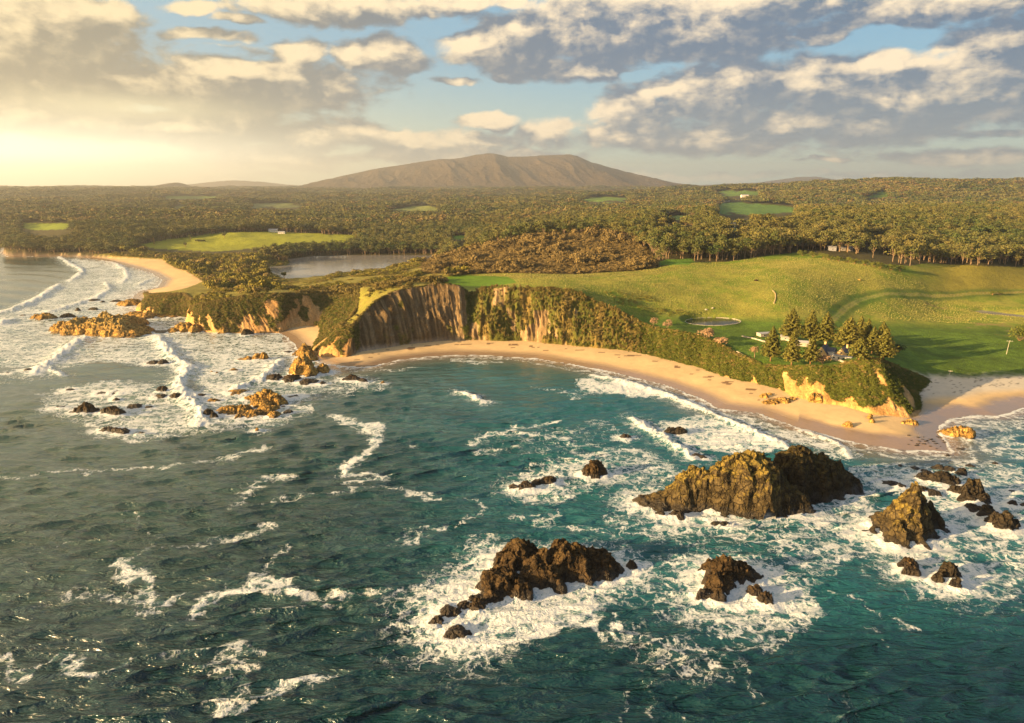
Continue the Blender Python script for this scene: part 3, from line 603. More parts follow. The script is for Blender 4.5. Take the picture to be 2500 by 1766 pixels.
# ================================================================== SEA ROCKS (definitions first: the foam needs them)
# each: (name, style, label, [(u, v_front_base, v_top, half_width_px), ...])
ROCKS = [
 ('sea_stack','green','largest green-topped rock stack in the surf, domed with a dark shaded peak on its right',[(1775,1252,1112,60),(1822,1258,1094,78),(1735,1250,1150,40),(1930,1222,1085,52),(1985,1212,1112,62),(2045,1206,1152,42),(1924,1258,1188,42),(1686,1246,1146,50),(1640,1244,1196,45),(1592,1240,1220,38),(1872,1250,1140,50)]),
 ('sea_rock','dark','small round rock washed by surf at the left foot of the largest stack',[(1612,1264,1250,14)]),
 ('sea_rock','dark','brown knob of rock just below the left foot of the largest stack',[(1655,1270,1249,21)]),
 ('sea_rock','dark','low brown rock alone in foam in front of the largest stack',[(1748,1283,1279,14),(1768,1286,1276,14)]),
 ('sea_stack','green','pointed triangular rock stack lit yellow at its peak, right of the largest stack',[(2211,1325,1174,60),(2207,1305,1190,44),(2160,1300,1250,46),(2258,1302,1235,46),(2183,1338,1275,44),(2235,1335,1290,38),(2125,1313,1296,24),(2292,1296,1276,26)]),
 ('sea_rock','dark','low black rock shelf beside the right foot of the triangular stack',[(2300,1306,1292,24),(2275,1320,1306,18)]),
 ('sea_rock','dark','small pyramid rock with a yellow lit tip, near the right beach',[(2364,1224,1175,26),(2372,1230,1196,34),(2330,1209,1190,22),(2392,1230,1208,22)]),
 ('sea_rock','dark','wide flat black reef behind the small pyramid rock',[(2262,1176,1157,28),(2298,1186,1156,34),(2328,1187,1168,18)]),
 ('sea_rock','dark','low black rock closest to the wet sand on the right',[(2290,1150,1137,16),(2315,1154,1141,18)]),
 ('sea_rock','dark','small dark boulder right of the flat black reef',[(2347,1164,1146,14)]),
 ('sea_rock','dark','black ledge showing behind the left side of the triangular stack',[(2175,1189,1177,24),(2198,1193,1182,14)]),
 ('sea_rock','dark','thin dark ledge behind the right side of the triangular stack',[(2248,1205,1190,18),(2278,1214,1198,18)]),
 ('sea_rock','dark','flat black rock between the small pyramid rock and the jagged reef',[(2373,1252,1233,22)]),
 ('sea_rock','dark','jagged black reef with a brown tip near the right edge of the water',[(2405,1262,1240,20),(2425,1282,1258,20),(2450,1300,1254,22),(2468,1300,1275,18)]),
 ('sea_rock','dark','small black rock in surf, upper right of the jagged reef',[(2470,1238,1223,13)]),
 ('sea_rock','dark','black rock touching the right edge of the view',[(2500,1242,1230,14)]),
 ('sea_rock','dark','tiny dark rock between the stacks and the wet sand, leftmost of its row',[(2196,1139,1134,7)]),
 ('sea_rock','dark','low dark rock second from the left in the row below the wet sand',[(2234,1149,1141,14)]),
 ('sea_rock','dark','thin dark rock beside the flat reef, in the row below the wet sand',[(2258,1156,1148,14)]),
 ('sea_rock','dark','single dark stone at the very edge of the wet sand spit',[(2312,1116,1110,7)]),
 ('sea_rock','dark','slender dark rock in the shallows right of the sand spit',[(2368,1143,1135,15)]),
 ('sea_rock','dark','lone round dark rock far out in the right bay',[(2429,1136,1129,9)]),
 ('sea_rock','dark','flat dark rock in the surf line below the orange beach boulder',[(2346,1101,1095,13)]),
 ('sea_rock','dark','thin flat rock awash right of the small pyramid rock',[(2468,1204,1198,13)]),
 ('sea_rock','brown','brown double rock awash left of the three-pointed rock',[(2215,1393,1364,22),(2204,1390,1372,16),(2222,1408,1384,22)]),
 ('sea_rock','dark','three-pointed dark rock ringed with foam on the right foreground',[(2312,1420,1378,26),(2285,1427,1402,16),(2333,1441,1415,14)]),
 ('sea_rock','brown','craggy brown rock with a hooked left arm, centre right foreground',[(1763,1424,1363,32),(1742,1410,1375,26),(1800,1422,1374,36),(1838,1424,1402,22),(1748,1452,1404,34),(1712,1466,1444,18),(1750,1470,1440,16)]),
 ('sea_rock','brown','small brown rock just right of the hooked craggy rock',[(1843,1462,1433,22),(1868,1479,1449,21)]),
 ('sea_rock','brown','longest dark craggy rock in the foreground with water pouring off its right end',[(1270,1392,1319,42),(1245,1400,1345,36),(1383,1420,1326,60),(1330,1420,1345,52),(1325,1440,1378,52),(1450,1408,1346,50),(1420,1424,1370,34),(1495,1404,1376,26),(1219,1462,1396,56),(1270,1468,1425,26),(1240,1464,1412,40),(1203,1470,1436,30),(1182,1478,1452,24)]),
 ('sea_rock','brown','low rust-brown rock trailing off the left end of the longest foreground rock',[(1162,1480,1458,24),(1165,1496,1467,20),(1135,1496,1474,24)]),
 ('sea_rock','brown','knobbly rust rock in the foam at the far left of the foreground reef',[(1096,1510,1484,30),(1066,1525,1507,20)]),
 ('sea_rock','brown','smooth washed rock half under foam below the foreground reef',[(1116,1562,1534,34)]),
 ('sea_rock','dark','small round black rock off the right end of the longest foreground rock',[(1543,1394,1373,14)]),
 ('sea_rock','dark','black stone in white water under the right half of the longest foreground rock',[(1480,1420,1401,14)]),
 ('sea_rock','brown','upright brown tooth of rock in the middle of the bay mouth',[(1450,1169,1128,26),(1438,1168,1140,20),(1468,1168,1144,16)]),
 ('sea_rock','brown','long low brown rock in foam left of the upright tooth',[(1340,1184,1166,22),(1312,1186,1174,18),(1285,1198,1178,22),(1256,1196,1186,16)]),
 ('sea_rock','dark','flat black rock behind the breaking wave in the bay',[(1638,1063,1048,18),(1658,1063,1046,18)]),
 ('sea_rock','dark','low black rock just left of the breaking wave in the bay',[(1526,1074,1062,15)]),
 ('sea_rock','dark','dark ledge awash directly behind the largest stack on its left',[(1700,1118,1108,12),(1716,1122,1113,12)]),
 ('beach_boulder','gold','big orange boulder standing in the shallows of the right bay',[(2338,1072,1044,30),(2315,1066,1048,22),(2362,1074,1047,18)]),
 ('beach_boulder','gold','orange boulder on wet sand, leftmost on the spit',[(2069,1051,1038,12)]),
 ('beach_boulder','gold','squat orange boulder beside the upright beach stone',[(2126,1044,1034,8)]),
 ('beach_boulder','gold','small upright orange stone on the spit sand',[(2121,1035,1023,6)]),
 ('beach_boulder','gold','flat orange boulder below the tip of the headland',[(2222,1043,1031,15),(2208,1043,1036,12)]),
 ('beach_boulder','gold','round orange boulder at the cliff foot, right of the tumbled ledge',[(1985,994,974,14),(1998,996,982,10)]),
 ('beach_boulder','gold','long tumbled golden-brown ledge lying on the beach under the headland',[(1880,994,985,18),(1910,993,981,20),(1934,988,980,12)]),
 ('beach_boulder','gold','low broken rocks on the sand left of the tumbled ledge',[(1865,981,971,10),(1878,975,969,8)]),
 ('sea_rock','gold','largest golden rock island at the left, many-humped with surf in front',[(165,812,788,34),(205,816,779,42),(258,800,765,22),(240,818,780,36),(285,822,781,44),(320,822,796,40),(275,808,774,50),(322,798,777,28),(352,820,810,14)]),
 ('sea_rock','gold','golden rock with a flat left shelf, behind the golden island',[(112,782,767,20),(92,780,770,14)]),
 ('sea_rock','brown','rounded brown rock just behind the left half of the golden island',[(165,777,767,15)]),
 ('sea_rock','brown','tiny low rock at the far left of the surf rocks',[(57,773,769,8)]),
 ('sea_rock','brown','thin brown rock near the headland tip, behind the golden island',[(229,759,752,11)]),
 ('sea_rock','brown','small sharp rock midway behind the golden island',[(190,761,753,6)]),
 ('sea_rock','brown','dark flat rock farthest up the long beach surf',[(228,737,731,13)]),
 ('sea_rock','brown','tiny dark stone beside the flat rock by the long beach',[(250,739,735,5)]),
 ('sea_rock','gold','golden hump of rock at the foot of the long beach',[(322,748,732,24),(300,747,738,14)]),
 ('sea_rock','brown','low shelf left of the golden hump by the long beach',[(285,739,733,13)]),
 ('sea_rock','gold','stepped golden ledge in front of the farthest headland tip',[(332,776,762,22),(358,779,766,24),(400,776,769,26),(430,776,770,22)]),
 ('sea_rock','gold','golden buttress rock lying off the middle headland corner',[(452,812,790,24),(478,813,797,18),(430,813,802,22)]),
 ('sea_rock','brown','low flat ledge trailing left from the middle headland corner',[(395,815,808,24)]),
 ('sea_rock','gold','small golden rock at the foot of the middle headland cliff',[(548,816,800,18)]),
 ('sea_rock','dark','dark blocky rock under the middle headland cliff',[(602,820,806,13)]),
 ('sea_rock','gold','tall golden spire rock nearest the small cove beach',[(746,873,844,18),(752,884,860,22),(730,872,858,12)]),
 ('sea_rock','gold','tallest golden rock tower in front of the bushy knob',[(737,915,874,24),(742,905,872,20),(755,921,896,22),(728,921,898,20)]),
 ('sea_rock','gold','round golden rock standing right of the golden tower',[(790,913,892,16)]),
 ('sea_rock','brown','flat golden rock in the swash left of the spire',[(703,863,858,12)]),
 ('sea_rock','brown','brown knob touching the left side of the spire',[(727,872,861,10)]),
 ('sea_rock','gold','long low golden reef with a raised right end, left of the towers',[(645,880,864,10),(628,880,866,10),(605,881,873,14),(590,881,876,10)]),
 ('sea_rock','gold','small golden rock in open foam left of the dark reef',[(571,908,901,12)]),
 ('sea_rock','gold','tiny golden stone, the left one of a pair in the foam',[(517,911,906,4)]),
 ('sea_rock','gold','tiny golden stone, the right one of a pair in the foam',[(530,913,908,4)]),
 ('sea_rock','brown','dark reef rock at the left, in the chain below the golden tower',[(670,931,916,20)]),
 ('sea_rock','brown','middle reef rock in the chain below the golden tower',[(711,934,917,22)]),
 ('sea_rock','brown','right reef rock in the chain below the golden tower',[(752,940,927,24)]),
 ('sea_rock','brown','low stone at the right end of the chain below the tower',[(788,940,933,10)]),
 ('sea_rock','brown','orange and brown rock alone in the bay right of the chain',[(859,932,918,20)]),
 ('sea_rock','brown','brown rock touching the orange rock in the bay',[(886,935,925,12)]),
 ('sea_rock','gold','tiny orange stone farthest right of the bay rocks',[(935,938,932,6)]),
 ('sea_rock','gold','flat golden slab above the large double reef',[(581,965,953,26)]),
 ('sea_rock','brown','thin brown rock left of the flat golden slab',[(470,966,959,14),(490,971,963,14)]),
 ('sea_rock','gold','small golden rock under the thin brown rock',[(519,984,975,16)]),
 ('sea_rock','gold','broad golden reef with a shaded right flank, largest of the middle reefs',[(650,985,955,30),(672,992,966,28),(618,980,968,24),(645,998,978,30)]),
 ('sea_rock','dark','dark slim rock right of the broad golden reef',[(718,975,967,18)]),
 ('sea_rock','gold','long flat golden reef lying below the broad one on its left',[(560,1012,993,26),(592,1010,992,26)]),
 ('sea_rock','gold','ragged golden reef directly below the broad one',[(655,1010,993,28),(622,1018,1004,28),(590,1021,1012,20)]),
 ('sea_rock','gold','small golden rock at the lower right of the ragged reef',[(670,1020,1007,16)]),
 ('sea_rock','dark','dark hump with surf breaking on its left, beside the long flat reef',[(508,1020,1002,14),(522,1024,1010,10)]),
 ('sea_rock','dark','small dark round rock right of the ragged reef',[(703,1011,1002,12)]),
 ('sea_rock','dark','tiny dark rock above the small dark round one',[(692,996,991,7)]),
 ('sea_rock','brown','upright brown knob in the middle of the left foam',[(398,959,945,13)]),
 ('sea_rock','brown','low brown rock below the upright knob on its left',[(393,974,964,16)]),
 ('sea_rock','brown','low brown rock below the upright knob on its right',[(430,975,962,16)]),
 ('sea_rock','brown','very long thin rock ledge awash in the left foam',[(250,964,958,18),(285,964,959,24)]),
 ('sea_rock','brown','little brown rock left of the long thin ledge',[(171,956,950,13)]),
 ('sea_rock','brown','peaked brown rock, left of the two in the lower left foam',[(212,1012,987,20),(190,1013,1000,16),(232,1010,1000,14)]),
 ('sea_rock','brown','broad brown rock, right of the two in the lower left foam',[(272,1014,995,24),(288,1018,1002,18)]),
 ('sea_rock','brown','oval brown rock upper right of the broad brown rock',[(330,999,988,18)]),
 ('sea_rock','brown','flat red-brown rock at the far left of the lower foam',[(147,999,992,15)]),
 ('sea_rock','dark','tiny dark slab right of the oval brown rock',[(363,996,991,9)]),
 ('sea_rock','brown','tiny rock in foam above the broad brown rock',[(283,977,972,8)]),
 ('sea_rock','brown','ragged brown rock lowest of the left foam rocks',[(265,1055,1044,18),(300,1061,1048,18),(284,1056,1046,12)]),
 ('sea_rock','dark','thin dark slab right of the lowest ragged rock',[(345,1062,1055,11)]),
 ('sea_rock','gold','tiny golden rock alone below the ragged reef',[(629,1055,1046,6)]),
 ('sea_rock','brown','dark double rock in front of the big left breaker',[(375,891,883,16),(398,891,880,12)]),
 ('sea_rock','brown','small dark rock in the far left surf, right of a pair',[(69,906,900,11)]),
 ('sea_rock','brown','small dark rock at the left edge surf, left of a pair',[(19,915,910,9)]),
]
def lump_world(l):
    u, vb, vt, hw = l; x, y = P(u, vb, 0); rx = hw * y / FPX * 1.04; ry = rx * .82; yc = y + ry * .92; xc = PY(u, vb, yc)[0]
    h = PY(u, vt, yc)[1] * (.92 if hw > 20 else 1.); return xc, yc, rx, ry, max(h, .35)
for i, r in enumerate(ROCKS):
    k_ = .84 if r[3][0][0] == 1270 and len(r[3]) > 9 else (.92 if i == 0 else 1.); ROCKS[i] = r + ([(q[0], q[1], q[2], q[3], q[4] * k_) for q in map(lump_world, r[3])],)

# ================================================================== SEA
# foam lines traced on the water: (width px, strength, points)
LINES = [
 (26,.95,[(820,1018),(860,1030),(905,1040),(926,1056)]),(22,1.,[(926,1056),(918,1080),(885,1110),(845,1145),(852,1158),(900,1152),(935,1160),(912,1174),(862,1180)]),
 (12,.62,[(655,1230),(700,1215),(760,1205),(830,1200),(900,1195),(950,1190),(1000,1200),(1060,1225)]),(44,.6,[(590,1225),(650,1172),(690,1165)]),(22,.72,[(510,1131),(560,1117),(627,1096)]),
 (12,.62,[(0,1160),(60,1163),(118,1155),(240,1150),(353,1143),(430,1138),(510,1131)]),(24,.85,[(292,1377),(316,1405),(335,1439),(374,1463),(441,1448)]),(12,.55,[(300,1385),(335,1353),(400,1340),(455,1333),(551,1319)]),
 (20,.7,[(540,1325),(600,1300),(660,1290)]),(30,.9,[(460,1506),(500,1478),(527,1458),(599,1429),(671,1425),(719,1444)]),(14,.6,[(719,1444),(766,1453),(877,1453),(940,1440),(1000,1470)]),
 (22,.75,[(0,1626),(72,1630),(125,1611),(144,1630),(206,1640),(270,1632)]),(26,.75,[(407,1607),(479,1587),(589,1578),(603,1597)]),(18,.62,[(493,1626),(560,1600),(603,1590)]),(46,.6,[(570,1626),(589,1659),(580,1698),(536,1717)]),
 (28,.92,[(575,1721),(637,1707),(680,1669),(742,1654),(795,1654)]),(40,.55,[(148,1458),(240,1448),(330,1470),(380,1480)]),(14,.8,[(1150,1082),(1232,1056),(1297,1035),(1366,1026)]),(13,.72,[(1263,1060),(1340,1060),(1409,1082),(1470,1086)]),
 (16,.66,[(1155,1099),(1200,1100),(1245,1086)]),(20,.6,[(1267,1259),(1345,1259),(1323,1285),(1409,1298),(1504,1311),(1569,1294),(1640,1290)]),(10,.6,[(1130,1218),(1180,1228),(1200,1240),(1160,1262),(1130,1290)]),
 (9,.6,[(960,1190),(1000,1196),(1050,1210),(1090,1228)]),(16,.55,[(1000,1300),(1060,1290),(1100,1295)]),(14,.55,[(950,1335),(1010,1320),(1050,1308)]),(20,.6,[(560,1450),(620,1420),(680,1380),(720,1330)]),
 (14,.9,[(1478,1490),(1490,1530),(1505,1570)]),(22,.8,[(1380,1450),(1440,1470),(1435,1520),(1465,1560)]),(18,.7,[(1000,1480),(1010,1540),(1060,1585),(1160,1580),(1200,1560)]),(12,.6,[(1700,1500),(1760,1560),(1830,1640),(1860,1690)]),
 (12,.55,[(2040,1450),(2120,1480),(2200,1510),(2240,1540)]),(10,.5,[(2100,1520),(2170,1550),(2180,1570)]),(20,.7,[(1880,1420),(1960,1440),(1990,1490),(1930,1530)]),(16,.6,[(2060,1350),(2100,1390),(2160,1420)]),
 (26,.7,[(1630,1310),(1700,1315),(1720,1300),(1790,1300)]),(12,.7,[(2350,1340),(2400,1370),(2440,1420),(2460,1450)]),(12,.5,[(1560,1640),(1580,1690),(1600,1760)]),(14,.5,[(1640,1700),(1700,1740)]),(12,.55,[(1520,1680),(1535,1720),(1510,1766)]),
 (10,.9,[(2320,1034),(2360,1030),(2399,1029),(2459,1019),(2510,1024)]),(16,.85,[(2403,1100),(2415,1088),(2433,1080),(2500,1063),(2600,1050)]),(9,.7,[(995,1088),(1012,1090)]),
 (10,.7,[(865,908),(920,908),(960,905),(1010,900)]),(14,.8,[(1120,880),(1160,886),(1220,884)]),(20,.5,[(1310,945),(1400,960),(1420,968)]),(14,.5,[(700,975),(760,965),(830,955)]),(8,.9,[(1390,963),(1410,968),(1398,975)]),
 (12,.45,[(330,1240),(360,1290),(370,1340)]),(20,.45,[(640,1500),(720,1480),(800,1500)]),(14,.4,[(80,1360),(180,1330),(300,1310)])]
CRESTS = [ # (height m, width m, strength, points) running crest lines of breaking waves; foam trails towards the shore
 (1.9,3.2,1.,[(1545,1022),(1580,1048),(1612,1064),(1655,1091),(1690,1118)]),(1.5,2.6,1.,[(1448,918),(1534,935),(1600,957),(1686,989),(1764,1026),(1837,1052),(1925,1093)]),
 (1.5,2.4,.95,[(1112,958),(1150,970),(1187,985)]),(2.2,4.5,1.,[(378,819),(405,850),(420,868),(440,885),(464,901),(450,918),(432,944),(470,985),(494,1006),(488,1037)]),
 (1.8,4.,1.,[(683,880),(657,911),(635,929),(589,944),(560,955)]),(2.2,5,1.,[(146,694),(113,717),(87,732),(44,752),(-20,768)]),(2.4,6,1.,[(-60,800),(0,792),(26,780)]),
 (1.6,5,.95,[(144,629),(174,647),(189,654),(202,664),(185,678),(165,688)]),(1.5,5,.9,[(270,640),(305,658),(312,677),(295,690)]),(1.6,5,.9,[(256,690),(268,708),(229,730),(140,757),(100,765)]),
 (2.,6,1.,[(215,818),(174,847),(131,882),(80,915)]),(1.2,3,.8,[(80,905),(105,890),(125,905),(160,920)]),(1.,2.5,.8,[(1950,1050),(2030,1078),(2070,1100),(2072,1118)]),(1.2,3,.8,[(330,700),(350,690),(370,680)])]
ZONES = [ # (strength, polygon)
 (.60,[(-100,810),(60,735),(144,700),(200,665),(160,630),(250,636),(372,668),(395,684),(385,703),(340,714),(325,728),(333,762),(455,780),(679,815),(720,850),(700,880),(690,930),(650,950),(560,980),(500,960),(460,930),(400,900),(330,890),(240,885),(120,905),(-100,880)]),
 (.54,[(100,990),(90,960),(300,925),(420,940),(560,975),(700,985),(770,980),(760,1005),(690,1040),(560,1045),(490,1060),(330,1080),(230,1060),(160,1020)]),
 (.42,[(680,880),(790,925),(960,930),(940,960),(760,975),(640,975),(560,980),(600,950)]),
 (.9,[(1415,925),(1440,916),(1560,940),(1700,978),(1725,995),(1690,1000),(1600,970),(1480,962),(1400,948)]),(.58,[(1640,945),(1760,1000),(1945,1048),(2075,1095),(2078,1122),(2000,1110),(1840,1055),(1690,990),(1560,935)]),
 (.72,[(1600,1030),(1700,1010),(1790,1035),(1930,1090),(1900,1100),(1700,1100),(1640,1080)]),(.5,[(1480,1090),(1600,1100),(1680,1160),(1600,1210),(1480,1190),(1340,1160),(1250,1150),(1330,1120)]),
 (.55,[(1215,1190),(1260,1150),(1400,1140),(1480,1160),(1470,1190),(1340,1225),(1260,1225)]),(.46,[(1560,1270),(1800,1290),(2000,1280),(2100,1240),(2120,1330),(2050,1400),(1900,1400),(1850,1330),(1650,1330),(1500,1300),(1440,1240)]),
 (.55,[(1950,1200),(2150,1200),(2120,1300),(2000,1330),(1900,1280)]),(.5,[(2080,1130),(2500,1130),(2600,1400),(2480,1450),(2380,1350),(2300,1330),(2250,1220),(2080,1200)]),(.62,[(2210,1340),(2330,1330),(2420,1370),(2440,1440),(2330,1475),(2220,1440)]),
 (.80,[(1180,1470),(1400,1440),(1540,1400),(1560,1440),(1480,1480),(1440,1530),(1330,1560),(1200,1575),(1060,1590),(1000,1550),(1010,1480),(1060,1430),(1150,1380),(1200,1320),(1235,1320),(1180,1430)]),(.5,[(960,1480),(1060,1400),(1180,1300),(1240,1310),(1300,1560),(1100,1620),(980,1580)]),
 (.8,[(1700,1400),(1730,1370),(1860,1420),(1960,1460),(1920,1500),(1800,1520),(1720,1500)]),(.5,[(1560,1420),(1700,1360),(1960,1420),(2010,1500),(1900,1600),(1780,1580),(1640,1510)]),(.38,[(1850,1560),(1790,1600),(1700,1560),(1500,1500),(1440,1560),(1560,1640),(1820,1680)]),
 (.5,[(2300,1040),(2510,1020),(2510,1055),(2420,1080),(2330,1090)]),(.66,[(2400,1100),(2440,1078),(2620,1060),(2620,1110),(2420,1115)]),(.25,[(1140,1060),(1500,1020),(1560,1100),(1400,1130),(1200,1120)])]
def build_sea():
    az = np.r_[np.linspace(-1.25, -.72, 50)[:-1], np.linspace(-.72, .72, 960), np.linspace(.72, 1.25, 50)[1:]]
    q = np.r_[np.linspace(25, 104, 14)[:-1], 1 / np.linspace(1 / 104, 1 / 1700, 640), np.geomspace(1700, 14000, 30)[1:]]
    A, Q = np.meshgrid(az, q); x0 = (Q * np.sin(A)).ravel(); y0 = (Q * np.cos(A)).ravel(); qq = Q.ravel()
    sd_ = land_sd(x0, y0); off = -sd_
    u, v = proj(x0, y0, np.zeros_like(x0)); res = np.maximum(qq * .0016, qq ** 2 / 66000)
    # wind sea: sum of sinusoids, calmer inside the bay and towards the beach
    r = np.random.default_rng(11); z = np.zeros_like(x0); dx = np.zeros_like(x0); dy = np.zeros_like(x0)
    shel = sstep(off, 0, 45) * (1 - .45 * sstep(y0, 240, 330) * sstep(x0, -60, 0))
    wob = fbm(x0 / 60, y0 / 60, 2, 201) * 3.0; wob2 = fbm(x0 / 25, y0 / 25, 2, 202) * 1.3
    for i in range(90):
        lam = 1.7 * (15 / 1.7) ** (i / 89.); th = R(100) + r.normal(0, R(13)); k = 2 * math.pi / lam
        a = .0155 * lam * (.6 if lam < 2.8 else (1.15 if lam < 6.5 else (.6 if lam < 9 else .3))); ph = r.uniform(0, 6.28)
        w = sstep(lam / res, 1.6, 3.2)
        arg = k * (x0 * math.cos(th) + y0 * math.sin(th)) + ph + wob * (lam < 9) * 1. + wob2
        z += a * w * np.sin(arg); c = a * w * np.cos(arg) * 1.15; dx += c * math.cos(th); dy += c * math.sin(th)
    gust = .62 + .5 * sstep(fbm(x0 / 55, y0 / 40, 2, 203), -.5, .6)
    z *= shel * gust * (1 - .55 * sstep(qq, 350, 800)); z = z + (np.sin((y0 * .97 + x0 * .25) * 2 * math.pi / 38 + fbm(x0 / 80, y0 / 80, 2, 204) * 4) * .35 * sstep(off, 10, 90))
    x = x0 + dx * shel * gust; y = y0 + dy * shel * gust
    # foam
    foam = np.zeros_like(x0); lift = np.zeros_like(x0)
    wx = x0 + fbm(x0 / 8, y0 / 8, 3, 210) * 5; wy = y0 + fbm(x0 / 8, y0 / 8, 3, 211) * 5
    for wpx, st, pts in LINES:
        pw = [P(a, b, 0) for a, b in pts]; sc = np.mean([p[1] for p in pw]) / FPX; wm = wpx * sc * .98; st = st * .76
        xs = [p[0] for p in pw]; ys = [p[1] for p in pw]; m = (x0 > min(xs) - wm * 4 - 8) & (x0 < max(xs) + wm * 4 + 8) & (y0 > min(ys) - wm * 4 - 8) & (y0 < max(ys) + wm * 4 + 8)
        if not m.any(): continue
        d, _ = polydist(wx[m], wy[m], pw); d0, _ = polydist(x0[m], y0[m], pw)
        foam[m] = np.maximum(foam[m], st * np.exp(-(d / wm) ** 2 * 1.1)); foam[m] = np.maximum(foam[m], .30 * st * np.exp(-d / (wm * 2.6)))
    hot = np.zeros_like(x0); crest = np.zeros_like(x0)
    wu = u + fbm(x0 / 12, y0 / 12, 3, 212) * 26 * 250 / np.maximum(qq, 100); wv = v + fbm(x0 / 12, y0 / 12, 3, 213) * 14 * (250 / np.maximum(qq, 100)) ** 1.3
    for st, pl in ZONES:
        acc = 0
        for q_ in range(5):
            su = 30 * 250 / np.maximum(qq, 100) * (q_ - 2) * .5; ang = q_ * 1.9; acc = acc + inpoly(wu + su * math.cos(ang), wv + su * math.sin(ang) * .45, pl)
        foam = np.maximum(foam, acc / 5. * st)
    for hh, wm, st, pts in CRESTS:
        pw = [P(a, b, 0) for a, b in pts]; xs = [p[0] for p in pw]; ys = [p[1] for p in pw]; m = (x0 > min(xs) - 30) & (x0 < max(xs) + 30) & (y0 > min(ys) - 30) & (y0 < max(ys) + 30)
        d, par = polydist(x0[m] + fbm(x0[m] / 5, y0[m] / 5, 2, 214) * 1.6, y0[m] + fbm(x0[m] / 5, y0[m] / 5, 2, 215) * 1.6, pw)
        ends = np.minimum(par, len(pw) - 1 - par); e = sstep(ends, -.0, .5)
        # signed side: foam trails on the shoreward side
        g = np.exp(-(d / wm) ** 2) * (.35 + .65 * e); lift[m] = np.maximum(lift[m], .72 * hh * g * (1 + .55 * fbm(x0[m] / 1.6, y0[m] / 1.6, 3, 233) + .3 * fbm(x0[m] / 7, y0[m] / 7, 2, 234))); crest[m] = np.maximum(crest[m], g * st)
        foam[m] = np.maximum(foam[m], np.maximum(st * 1.05 * np.exp(-(d / wm) ** 2), .55 * st * np.exp(-d / (wm * 2.8))))
    # surf round every rock
    for rk in ROCKS:
        if rk[0] == 'beach_boulder' and rk[3][0][0] != 2338: continue
        for (cx, cy, rx, ry, h) in rk[4]:
            s_ = max(rx, ry); E = (6.5 if s_ > 2.5 else 3.6) * (1.6 if cy < 205 else 1.); m = (np.abs(x0 - cx) < rx + E * 3) & (np.abs(y0 - cy) < ry + E * 3)
            if not m.any(): continue
            dd = np.hypot(wx[m] * .6 + x0[m] * .4 - cx, wy[m] * .6 + y0[m] * .4 - cy); an = np.hypot((x0[m] - cx) / rx, (y0[m] - cy) / ry); out = np.maximum(an - .9, 0) * s_
            calm = .6 if (cx > 90 and cy > 225 and h < 4) else 1.
            foam[m] = np.maximum(foam[m], calm * 1.05 * np.exp(-(out / E) ** 1.15)); lift[m] = np.maximum(lift[m], np.minimum(h, 3) * .22 * np.exp(-(out / 1.6) ** 2))
    # swash along the beaches
    edge = sd_ + fbm(x0 / 9, y0 / 9, 2, 220) * 2.2
    beach = ((u > 770) | ((u > 690) & (u < 730)) | (u < 400))
    line = np.exp(-((edge + .4) / 1.3) ** 2) * .95 + np.exp(-((edge + 9 + fbm(x0 / 18, y0 / 18, 2, 221) * 4) / 1.5) ** 2) * .62 * (u > 1100)
    foam = np.maximum(foam, np.where(beach, line, np.exp(-np.maximum(-sd_, 0) / 4.) * .85))
    foam = np.maximum(foam, np.where(beach, .42 * sstep(edge, -13, -3), 0))
    big = fbm(x0 / 22, y0 / 14, 3, 230); foam = foam * (1 + .30 * big) ; foam = np.maximum(foam, .16 * sstep(big, .1, .8))
    # streaky spread of spent foam over the choppy water
    chop = fbm(x0 / 4.5, y0 / 1.9, 3, 231)
    lum = fbm(x0 / 2.3, y0 / 2.0, 3, 232, .5, True)
    hf = np.clip(foam - .6, 0, 1)
    z = z * (1 - .45 * np.clip(foam, 0, 1)) + lift + hf * lum * .75 * sstep(qq, 900, 200) + hf * .25
    z = z - sstep(sd_, 0, 6) * .5
    z = np.maximum(z, -.9 + 0 * z)
    # water body colour: clear teal shallows, dark offshore, sandy at the edge
    sh = np.exp(-off / 55.) * .9
    teal = np.clip(sh + .95 * np.exp(-(((u - 1950) / 620) ** 2 + ((v - 1330) / 210) ** 2)) + .65 * np.exp(-(((u - 1560) / 330) ** 2 + ((v - 1330) / 150) ** 2)) + .55 * np.exp(-(((u - 1500) / 520) ** 2 + ((v - 1010) / 120) ** 2)) + .35 * big, 0, 1) * (.25 + .75 * sstep(v, 1640, 1420))
    teal = np.clip(teal + .3 * sstep(u, 700, 1300) * sstep(v, 1700, 1300), 0, 1); teal = teal * (.35 + .65 * sstep(u, 500, 1300))
    sandw = np.clip(sstep(off, 7, 1) + .55 * sstep(off, 26, 4), 0, 1) * beach
    keep = sd_ < 14
    co = np.c_[x, y, z]; f = grid_faces(len(q), len(az), keep); at = {'foam': np.clip(foam, 0, 1.4), 'teal': teal, 'sandw': sandw, 'ripple': np.clip(185. / qq, .03, 1) ** 1.9, 'olive': sstep(u, 1250, 150) * sstep(v, 1780, 1150), 'crest': crest}
    co, f, at = compact(co, f, at)
    def wm_(n):
        p = n.pos(); fo = n.attr('foam'); te = n.attr('teal'); sa = n.attr('sandw')
        # lace: cell edges + ridged noise, broken up by larger noise
        w = n.vm('MULTIPLY_ADD', n.vm('SUBTRACT', n.noise(p, .16, 4, .62, out=1), (.5, .5, .5)), (11., 11., 0), p)
        def cell(scale, vec):
            vo = n.node('ShaderNodeTexVoronoi', _feature='DISTANCE_TO_EDGE'); n.l.new(vec, vo.inputs['Vector']); vo.inputs['Scale'].default_value = scale; return vo.outputs[0]
        wsq = n.vm('MULTIPLY', w, (1, .9, 1))
        c1 = n.smooth(cell(.30, wsq), .0, .26, 1., 0.); c2 = n.smooth(cell(.85, w), .0, .30, 1., 0.)
